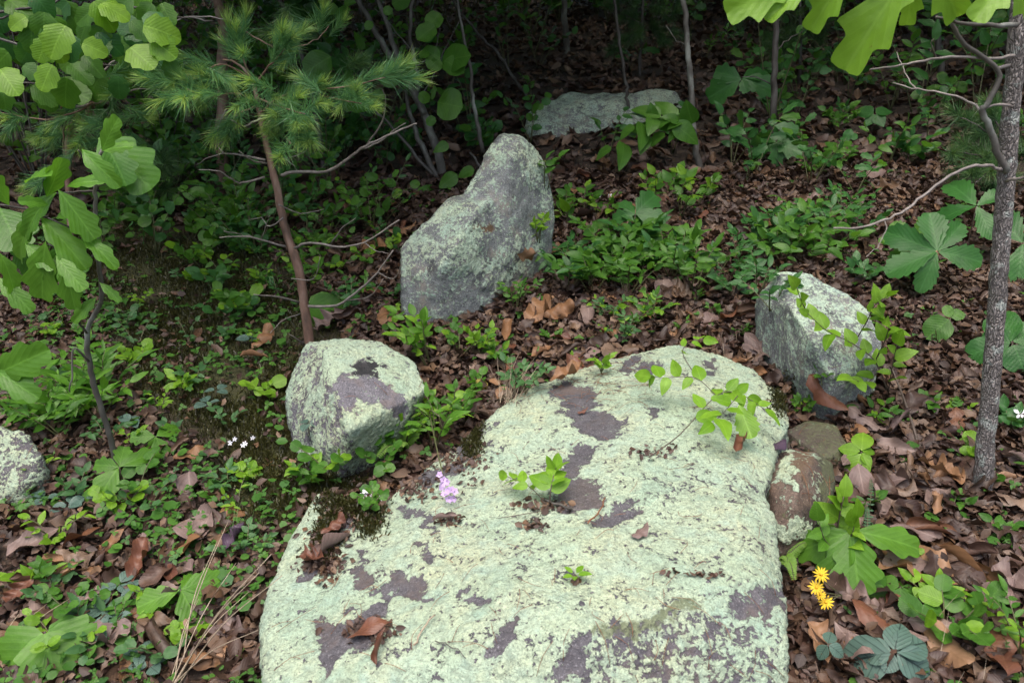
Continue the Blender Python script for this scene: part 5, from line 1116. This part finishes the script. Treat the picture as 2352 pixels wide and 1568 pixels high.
for i in range(46):
    a = r9.uniform(60, 620); b = r9.uniform(640, 1540); p = L(a, b)
    k, mt = r9.choice(['round', 'ovate', 'blue']), r9.choice(['mid', 'yel', 'blu'])
    bush(p, r9.uniform(.04, .09), 3, 6, r9.uniform(.03, .045), k, mt, LOOK[k] + ' ' + SHADE[mt] + ' sprout in the clover and moss below the oak sapling', 'seedling', 'seedling', 'sprouts in the clover', seed=560 + i, spread=1.2)
for i, (a, b) in enumerate([(1320, 840), (1270, 790), (1600, 700), (1560, 770), (1700, 780), (1380, 860), (1640, 730), (2200, 960), (2080, 1300), (2180, 1180), (2300, 1250), (2260, 1350), (2230, 1420), (1990, 1180)]):
    bush(at(a, b), .05, 3, 5, .03, 'ovate', r9.choice(['mid', 'yel']), 'tiny green sprout poking through brown dead leaves near the boulder', 'seedling', 'seedling', 'tiny sprouts in the litter', seed=600 + i, spread=.8)
# ------------------------------------------------------------------ dead leaves, one by one where they show large
rd = random.Random(77)
def lay(px, py, length, kind, mat, label, az=None, lift=.012, tilt=.25, width=1.0, name='dead_leaf', group=None, cat='dead leaf', pos=None):
    p = pos if pos is not None else SP(px, py); z, n, isr = surf(p.x, p.y)
    az = rd.uniform(0, 6.283) if az is None else az
    d = Vector((math.cos(az), math.sin(az), 0)); d = d - n * d.dot(n) + Vector((0, 0, rd.uniform(-tilt, tilt)))
    d.normalize(); o = put_leaf(None, p - d * length * .5 + n * (lift + .012), d, n + rv(rd, tilt), length, kind, mat, width, rd, name)
    return tag(o, label, cat, group)
lay(2085, 1330, .20, 'd_red', 'deadtan', 'very large tan maple like dead leaf beside the lobed oak leaves', 2.6, .04, .1, 1.35)
lay(525, 1205, .14, 'd_oak', 'deadtan', 'orange tan dead leaf lying upright in clover beside the boulder', 1.0, .03, .3, 1.2)
lay(552, 1258, .11, 'd_plain', 'pur', 'dark purple dead leaf under the orange tan one in clover', 1.4, .035, .1, 1.4)
lay(430, 1325, .10, 'd_oak', 'deadgrey', 'pinkish grey dead leaf above the glossy oak seedling', 2.5, .03, .3, 1.3)
lay(250, 1490, .13, 'd_oak', 'deadgrey', 'broad grey brown dead leaf above the broad lobed seedling', .1, .03, .1, 1.5)
lay(1195, 590, .12, 'd_oak', 'deadtan', 'orange dead leaf leaning on the shaded side of the tall rock', .6, .04, .5, 1.2)
lay(1240, 740, .17, 'd_red', 'deadtan', 'large crumpled tan leaf on the pile beneath the tall rock', 1.0, .04, .3, 1.3)
lay(1285, 745, .13, 'd_oak', 'deadtan', 'orange brown crumpled leaf on the pile above the boulder rim', .2, .05, .4, 1.3)
lay(1350, 745, .15, 'd_plain', 'deadgrey', 'pinkish pleated dead leaf standing above the boulder rim', 1.5, .05, .5, 1.2)
lay(1250, 830, .10, 'd_plain', 'deadtan', 'triangular tan dead leaf beside the blue green shrublet', .3, .03, .2, 1.6)
lay(1305, 885, .12, 'd_oak', 'deadtan', 'light tan dead leaf at the edge of the boulder rim', .5, .03, .2, 1.2)
lay(1880, 910, .16, 'd_plain', 'deadred', 'shiny red brown leaf sliding beside the leaning rock', -.8, .03, .15, 1.2)
lay(1690, 1035, .10, 'd_plain', 'deadred', 'curled red brown leaf hanging under the twig on the boulder', 1.2, .02, .2, 1.1)
lay(1475, 1228, .05, 'd_plain', 'deadgrey', 'small pale dead leaf lying flat on the middle of the boulder', .6, .0, .1, 1.8)
lay(770, 1265, .13, 'd_roll', 'deadgrey', 'long rolled grey leaf lying on the soil patch of the boulder', 1.25, .01, .1, .8)
lay(735, 1300, .09, 'd_oak', 'deadred', 'crumpled red brown leaf lying on the boulder beside the rolled grey one', 2.6, .02, .3, 1.2)
lay(780, 1225, .07, 'd_oak', 'deadred', 'dark red brown leaf under the tiny white flowers on the boulder', .6, .02, .3, 1.2)
lay(1025, 1205, .06, 'd_roll', 'deadgrey', 'curled pinkish leaf in the bare patch below the purple flowers', .2, .01, .2, 1)
lay(850, 1455, .09, 'd_plain', 'deadred', 'rust coloured shrivelled leaf in the bare patch low on the boulder', .4, .01, .3, .8)
lay(880, 1490, .07, 'd_roll', 'deadred', 'small rust coloured curl beside the shrivelled leaf on the boulder', 1.4, .01, .3, .7)
lay(1795, 1045, .09, 'd_plain', 'pur', 'purplish leaf wedged between the boulder and the reddish stone', 1.1, .03, .2, 1.3)
lay(2150, 1170, .11, 'd_plain', 'deadgrey', 'pinkish triangular dead leaf on litter near the three oval leaves', .7, .03, .15, 1.7)
lay(2060, 1150, .16, 'd_red', 'dead', 'broad brown oak leaf lying above the pinkish triangular leaf', 2.9, .03, .2, 1.2)
lay(2110, 1120, .13, 'd_roll', 'deadtan', 'long rolled tan leaf standing in litter below the mottled trunk', 1.4, .03, .3, .9)
lay(2150, 1105, .14, 'd_oak', 'deadtan', 'folded tan leaf between the rolled leaf and the mottled trunk', 2.0, .03, .4, 1)
lay(2230, 1330, .18, 'd_roll', 'deadtan', 'long rolled tan leaf pointing down beside the very large tan leaf', -.95, .03, .1, .6)
lay(2330, 1380, .15, 'd_oak', 'deadgrey', 'pale grey pink torn leaf by the lower edge of the litter', 2.2, .03, .3, 1.3)
lay(2300, 1480, .14, 'd_plain', 'deadred', 'orange brown leaf lying near the pale feathery plant', .4, .03, .2, 1.4)
lay(1880, 1505, .11, 'd_oak', 'deadtan', 'spotted orange tan leaf on bare soil at the foot of the boulder', 1.5, .03, .15, 1.4)
lay(1945, 1500, .09, 'd_plain', 'deadtan', 'narrow orange leaf beside the spotted tan leaf', 1.4, .03, .2, 1)
lay(2260, 950, .16, 'd_roll', 'deadgrey', 'grey ribbed leaf lying against the mottled trunk', 3.0, .03, .1, .8)
lay(610, 800, .13, 'd_oak', 'deadtan', 'tan curled leaf on the moss beside the pine trunk', 1.1, .04, .4, 1.1)
lay(590, 835, .10, 'd_roll', 'deadtan', 'rolled tan leaf on the mossy bank below the tan curled one', .3, .03, .2, .9)
lay(445, 1060, .10, 'd_oak', 'deadtan', 'light orange leaf on the moss beside the dark glossy seedling', .3, .03, .3, 1.3)
lay(860, 590, .16, 'd_oak', 'deadtan', 'broad tan leaf on dark litter beside the tall rock', 2.8, .04, .2, 1.2)
lay(930, 545, .15, 'd_plain', 'deadtan', 'long tan leaf on dark litter close to the tall rock base', .6, .04, .2, 1)
lay(1340, 950, .035, 'd_plain', 'deadred', 'tiny brown leaf scrap on the bare patch near the boulder rim', .3, .0, .1, 1)
lay(860, 690, .10, 'd_oak', 'deadred', 'orange red leaf behind the pale lower branch of the pine', .3, .04, .3, 1.2)

DSH = {'d_oak': 'lobed', 'd_red': 'pointed lobed', 'd_plain': 'plain curled', 'd_roll': 'tightly rolled', 'd_chest': 'wavy edged'}; DCO = {'dead': 'dark brown', 'deadtan': 'tan', 'deadgrey': 'pinkish grey', 'deadred': 'red brown'}
ZONES = [('on litter below the mottled trunk', 'dead leaves below the mottled trunk', 1900, 2350, 900, 1560, 80), ('on the pile between the rocks', 'dead leaves piled between the rocks', 1090, 1760, 660, 900, 75), ('on the ground below the oak sapling', 'dead leaves below the oak sapling', 0, 560, 1140, 1560, 40), ('on the dark slope above the blueberry patch', 'dead leaves up the slope', 1270, 2300, 330, 620, 60), ('beside the leaning pine trunk', 'dead leaves by the pine', 720, 930, 400, 770, 22)]
for zone, grp, x0, x1, y0_, y1_, n in ZONES:
    k = 0
    while k < n:
        a, b = rd.uniform(x0, x1), rd.uniform(y0_, y1_); p = L(a, b)
        h = rock_top(p.x, p.y)
        if h and h[0].z > p.z - .02: k += .34; continue
        kd = rd.choice(['d_oak', 'd_red', 'd_plain', 'd_plain', 'd_roll', 'd_chest', 'd_chest']); mt = rd.choice(['dead', 'dead', 'dead', 'deadtan', 'deadgrey', 'deadgrey', 'deadred'])
        lay(a, b, rd.uniform(.08, .15), kd, mt, DSH[kd] + ' ' + DCO[mt] + ' dead leaf lying ' + zone, None, rd.uniform(.015, .045), .45, rd.uniform(.9, 1.3), group=grp, pos=p); k += 1

# ------------------------------------------------------------------ sticks
for pts, r, m, lab in [([(1860, 1500), (1920, 1530), (1985, 1560)], .006, M_WOODY, 'dark stick lying at the foot of the big boulder'), ([(2230, 1205), (2290, 1170), (2352, 1150)], .0035, M_DARKBARK, 'black lichen specked twig below the mottled trunk'), ([(2020, 850), (2080, 960), (2140, 1040)], .004, M_WOODY, 'slanting brown stem lying on litter below the leaning rock'),
                       ([(1345, 700), (1410, 705), (1470, 706)], .004, M_DARKBARK, 'dark stick under the dense blueberry patch'), ([(1640, 600), (1690, 575), (1740, 560)], .003, M_TWIG, 'grey twig between the two blueberry patches'), ([(540, 735), (575, 720), (600, 700)], .003, M_TWIG, 'pale twig on the mossy bank beside the pine'), ([(1100, 800), (1180, 790), (1260, 800)], .003, M_WOODY, 'thin brown stick on the leaf pile above the boulder'),
                       ([(1350, 1210), (1375, 1185), (1390, 1150)], .002, M_REDNEEDLE, 'thin red brown twig across the bare hollow of the boulder'), ([(1250, 1155), (1290, 1170), (1320, 1182)], .0035, M_DARKBARK, 'short black twig below the sprig on the boulder'), ([(355, 1055), (385, 1040), (410, 1020)], .003, M_TWIG, 'thin twig on moss behind the dark glossy seedling'), ([(950, 1490), (975, 1450), (1000, 1420)], .002, M_DRYSTALK, 'straw coloured splinter low on the boulder'), ([(1000, 1480), (1040, 1495), (1070, 1520)], .0012, M_DARKBARK, 'hair thin dark twig near the bottom of the boulder')]:
    q = [up_from(a, b, r + .008) for a, b in pts]; o = link('stick', mesh_np('stick', tube_np(q, r, r * .7, 6, .002, 4)[0] - np.array(q[0]), tube_np(q, r, r * .7, 6, 0, 4)[1], mat=m)); o.location = q[0]; tag(o, lab, 'stick')

# ------------------------------------------------------------------ the litter, ground cover and moss that nobody could count
TREE_BVH = None
def scatter(n, xr, yr, dens, seed):
    r = np.random.RandomState(seed); x = r.uniform(*xr, n); y = yr[0] + (yr[1] - yr[0]) * r.rand(n) ** 1.0
    z = hts(x, y); p = np.stack([x, y, z], 1); px, py, d = proj(p)
    keep = (d > .5) & (px > -250) & (px < W + 250) & (py > -200) & (py < H + 350)
    k = r.rand(n) < dens(px, py, x, y); return p[keep & k]
def onrock(p):
    out = np.zeros(len(p), bool)
    for i, q in enumerate(p):
        h = rock_top(q[0], q[1]); out[i] = bool(h and h[0].z > q[2] - .01)
    return out
def stamp(name, P, kinds, size, tilt, lift, mat, seed, kind='stuff', label=None, low=(5, 1), width=(.85, 1.3), ori=None):
    """many small leaves joined in one mesh"""
    r = np.random.RandomState(seed); Vs, Fs, Us, As = [], [], [], []; o = 0
    which = r.randint(0, len(kinds), len(P))
    for w, (gv_, gf_, gu_) in enumerate(kinds):
        Q = P[which == w]; n = len(Q)
        if not n: continue
        az = r.rand(n) * 6.283; nrm = np.stack([r.normal(0, tilt, n), r.normal(0, tilt, n) - .15, np.ones(n)], 1); nrm /= np.linalg.norm(nrm, axis=1)[:, None]
        d = np.stack([np.cos(az), np.sin(az), np.zeros(n)], 1); d -= nrm * (d * nrm).sum(1)[:, None]; d /= np.linalg.norm(d, axis=1)[:, None]; b = np.cross(nrm, d)
        s = r.uniform(*size, n); g = gv_ - np.array([.5, 0, 0]); wd = r.uniform(*width, n)
        v = Q[:, None, :] + s[:, None, None] * (g[None, :, 0:1] * d[:, None, :] + g[None, :, 1:2] * wd[:, None, None] * b[:, None, :] + g[None, :, 2:3] * nrm[:, None, :])
        v[:, :, 2] += r.uniform(*lift, n)[:, None]
        k = len(gv_); Vs.append(v.reshape(-1, 3)); Fs.append((gf_[None] + (np.arange(n) * k)[:, None, None] + o).reshape(-1, 4)); Us.append(np.tile(gu_, (n, 1))); As.append(np.repeat(r.rand(n), k)); o += n * k
    ob = link(name, mesh_np(name, np.vstack(Vs), np.vstack(Fs), mat=mat, uv=np.vstack(Us), attrs={'rnd': np.concatenate(As)})); ob['kind'] = kind
    if label: ob['label'] = label
    return ob
def lit_dens(px, py, x, y): return np.where(band(px, py) > (.2), .03, np.where(px < 640, .6, 1.0)) * np.clip(1.15 - .04 * y, .5, 1)
P1 = scatter(44000, (-2.6, 2.6), (.7, 4.6), lit_dens, 1); P2 = scatter(36000, (-7, 7), (4.4, 11.5), lambda a, b, x, y: np.where(band(a, b) > .3, .06, .55), 2); P3 = scatter(7000, (-12, 12), (11, 20), lambda a, b, x, y: np.full(len(a), .6), 3)
P1 = P1[~onrock(P1)]; P2 = P2[~onrock(P2)]
dk = [leaf_geo(w_oak(.32, 3.2, .42), 9, 1, .1, .05, .10, 1.5, .3, twist=.5 * (i - 1), roll=[.9, -1.0, 1.6][i], seed=i, hook=.3 * (i - 1)) for i in range(3)] + [leaf_geo(w_ell(.26, .8, .8), 5, 1, .1, .1, .07, 1.2, 0, twist=.5 * (i - 1), roll=[1.2, -1.2, 2.1][i], seed=i + 5, hook=.3) for i in range(3)] + [leaf_geo(w_redoak(.36), 11, 1, .1, .05, .08, 1.5, .5, twist=.3, roll=.8, seed=9), leaf_geo(w_ell(.3, .8, .6), 5, 2, 0, .1, .04, 1.2, 0, twist=.3, roll=2.2, seed=12)]
small = [leaf_geo(w_ell(.3, .8, .7), 3, 1, .1, .1, .08, 1.2, 0, twist=.5 * (i - 1), roll=[1.2, -1.2, .5][i], seed=i + 30) for i in range(3)]
stamp('leaf_litter', P1, dk, (.026, .082), .5, (0, .04), M_LITTER, 1)
stamp('leaf_litter', P2, dk[:6], (.07, .13), .42, (0, .05), M_LITTER, 2)
stamp('leaf_litter', P3, small, (.10, .17), .5, (0, .06), M_LITTER, 3)
PS = scatter(40000, (-2.6, 2.6), (.7, 3.4), lambda a, b, x, y: np.where(band(a, b) > .2, .12, .8), 4); PS = PS[~onrock(PS)]
stamp('leaf_crumbs', PS, small, (.012, .045), .6, (.01, .045), M_LITTER, 4)
# clover like cover on the left
def tri_geo():
    v, f, u = [], [], []; n = 0
    for k in range(3):
        a = k * 2.094; g, q, w = leaf_geo(w_ell(.36, .62, .6), 3, 1, .2, .1, seed=k); g = g * .55; R_ = np.array([[math.cos(a), -math.sin(a), 0], [math.sin(a), math.cos(a), 0], [0, 0, 1]])
        v.append(g @ R_.T + np.array([.5, 0, 0])); f.append(q + n); u.append(w); n += len(g)
    return np.vstack(v), np.vstack(f), np.vstack(u)
def cov_dens(px, py, x, y):
    c = fbm(np.stack([x, y, 0 * x], 1), 3.2, 3)
    d = np.where((px < 690), 1.0, .10) * np.clip(.55 + 2.2 * c, .04, 1)
    d = np.where((px < 690) & (py < 640), d * .6, d); d = np.where(ell(px, py, 460, 1250, 230, 200, 30) > 0, np.maximum(d, .9), d); d = np.where(band(px, py) > .35, d * .4, d); return np.where(ell(px, py, 120, 1350, 260, 160, 0) > 0, d * .45, d)
PC = scatter(40000, (-3.2, 2.4), (.8, 4.4), cov_dens, 6); PC = PC[~onrock(PC)]
stamp('clover', PC, [tri_geo(), tri_geo(), leaf_geo(w_round(.42), 4, 1, .15, .1, seed=3)], (.016, .040), .3, (.018, .055), M_COVER, 6, label='low trefoil ground cover on the mossy side of the boulder')
# moss: short dense threads
def moss_field(name, P, ln, seed, mat):
    r = np.random.RandomState(seed); n = len(P); d = np.stack([r.normal(0, .6, n), r.normal(0, .6, n), np.ones(n)], 1); d /= np.linalg.norm(d, axis=1)[:, None]; l = r.uniform(.4, 1.1, n) * ln
    s = np.cross(d, r.normal(size=(n, 3))); s /= np.linalg.norm(s, axis=1)[:, None]; s *= .0022
    v = np.stack([P - s, P + s, P + d * l[:, None] + s * .6, P + d * l[:, None] - s * .6], 1).reshape(-1, 3)
    f = (np.arange(n)[:, None] * 4 + np.arange(4)[None]); ob = link(name, mesh_np(name, v, f, smooth=False, mat=mat, attrs={'rnd': np.repeat(r.rand(n), 4)})); ob['kind'] = 'stuff'; return ob
M_MOSS = mat_needle('moss_threads', [(.022, .026, .006), (.045, .045, .012), (.075, .072, .018), (.10, .105, .025)])
PMs = scatter(420000, (-2.6, .3), (1.0, 4.6), lambda a, b, x, y: (band(a, b) > .12) * np.clip(band(a, b) * 1.2, 0, 1) * np.clip(.75 + 1.4 * fbm(np.stack([x, y, 0 * x], 1), 5, 3), .05, 1), 9)
hm = .02 * np.clip(fbm(PMs, 14, 2) + .4, 0, 1); PMs[:, 2] += hm
PMs = PMs[~((np.abs(PMs[:, 0]) < .0))]
moss_field('moss', PMs, .022, 3, M_MOSS)
# moss and soil lodged on the boulder
r = np.random.RandomState(5); Q = []
for cx, cy, sa, sb, n, dz in [(800, 1140, 60, 45, 5000, .012), (850, 1190, 30, 40, 1500, .006), (760, 1215, 24, 50, 1500, .006), (1085, 1000, 24, 50, 2500, .004), (1800, 905, 26, 40, 2500, .004), (745, 1250, 16, 40, 1000, .004)]:
    for k in range(n // 4):
        a, b = r.normal(cx, sa * .5), r.normal(cy, sb * .5); p = SP(a, b)
        for _ in range(4): Q.append((p.x + r.normal(0, .006), p.y + r.normal(0, .006), p.z + r.uniform(-.002, dz)))
moss_field('moss', np.array(Q), .012, 4, M_MOSS)
# the pocket of soil on the boulder: crumbs and bits
Q = []
for cx, cy, sa, sb, n in [(800, 1150, 75, 60, 700), (745, 1260, 45, 60, 300), (930, 1120, 80, 30, 220), (1050, 1060, 70, 50, 160), (850, 1450, 60, 25, 120), (1250, 1165, 70, 18, 70), (1500, 1040, 70, 14, 40), (1320, 1337, 8, 6, 14), (1225, 1210, 40, 14, 40), (1030, 1200, 40, 12, 40), (735, 1300, 40, 20, 90), (1600, 1320, 90, 8, 30)]:
    for k in range(n):
        p = SP(r.normal(cx, sa * .5), r.normal(cy, sb * .5)); Q.append(tuple(p))
stamp('soil_crumbs', np.array(Q), small, (.006, .024), .6, (.001, .010), M_LITTER, 14)
# dead pine needles and hair thin twigs strewn about
Vv, Ff = [], []
def strew(n, x0, x1, y0_, y1_, ln):
    for _ in range(n):
        p = SP(r.uniform(x0, x1), r.uniform(y0_, y1_)); a = r.rand() * 6.28; l = r.uniform(.4, 1) * ln; d = np.array([math.cos(a), math.sin(a), 0]); q = np.array(p) + [0, 0, .006]; z2 = surf(q[0] + d[0] * l, q[1] + d[1] * l)[0] + .006
        if abs(z2 - q[2]) > l: continue
        e = np.array([q[0] + d[0] * l, q[1] + d[1] * l, z2]); m_ = (q + e) / 2 + [r.normal(0, .006), r.normal(0, .006), .004]; v_, f_ = tube_np([q, m_, e], .0007, .0005, 3, seg=2); o_ = len(Vv); Vv.extend(v_); Ff.extend([tuple(i + o_ for i in x) for x in f_])
strew(150, 650, 1790, 880, 1560, .06); strew(520, 1830, 2350, 850, 1560, .10); strew(200, 0, 640, 1050, 1560, .09); strew(160, 1080, 1500, 820, 930, .08); strew(60, 720, 930, 500, 760, .10)
ob = link('pine_litter', mesh_np('pine_litter', np.array(Vv), Ff, mat=M_REDNEEDLE)); ob['kind'] = 'stuff'
# ------------------------------------------------------------------ the wood overhead and around: unseen roof of leaves added to darken the slope
rc = np.random.RandomState(3)
def canopy(name, n, box, size, seed, hole=None):
    r = np.random.RandomState(seed); (x0, x1), (y0_, y1_), (z0, z1) = box
    nc = max(1, n // 60); cx = np.stack([r.uniform(x0, x1, nc), r.uniform(y0_, y1_, nc), r.uniform(z0, z1, nc)], 1)
    p = np.repeat(cx, 60, 0) + r.normal(0, .55, (nc * 60, 3)) * np.array([1, 1, .45]); p[:, 2] += hts(p[:, 0], p[:, 1])
    ob = stamp(name, p, small, (size * .7, size * 1.3), .5, (0, .01), M_CANOPY, seed); return ob
M_CANOPY = mat_leaf('canopy_leaves', [(.03, .10, .03), (.05, .14, .035), (.06, .17, .045)], use_attr=True, vein=0)
canopy('shade_canopy', 21000, ((-15, 15), (4.4, 24), (3.2, 7.5)), .36, 1)
canopy('shade_canopy', 3000, ((-11, -4.2), (.5, 6), (2.6, 6.5)), .30, 2)
canopy('shade_canopy', 12000, ((4.2, 11), (1.0, 6), (2.2, 6.5)), .30, 3)
canopy('shade_canopy', 5000, ((-2.0, -.5), (3.6, 7), (1.9, 3.2)), .30, 5)  # added low and out of view to shade the hollow behind the pine
canopy('shade_canopy', 12000, ((-9, 9), (4.6, 13), (2.2, 3.6)), .30, 4)  # unseen lower layer, added to keep light off the upper slope
for i, (x, y) in enumerate([(-6.5, 9), (-8.5, 6.5), (6.8, 9), (8, 6), (-2.5, 17), (3.5, 16.5), (-5.0, 14), (7.5, 14)]):
    b = Vector((x, y, ht(x, y))); o = empty('forest_tree', b, 'tall dark trunk deep in the wood behind the slope', 'tree', 'trunks deep in the wood')
    tube('trunk', [b - Vector((0, 0, .2)), b + Vector((.05, 0, 2.5)), b + Vector((-.1, .1, 6.5))], .13, .06, M_DARKBARK, o, 9)
    for k in range(4):
        z = b + Vector((-.05, .05, 3.4 + .8 * k)); az = k * 1.7 + i; e = z + Vector((math.cos(az) * 1.8, math.sin(az) * 1.8, .7)); tube('branch', [z, z.lerp(e, .5) + Vector((0, 0, .1)), e], .04, .01, M_DARKBARK, o, 6)
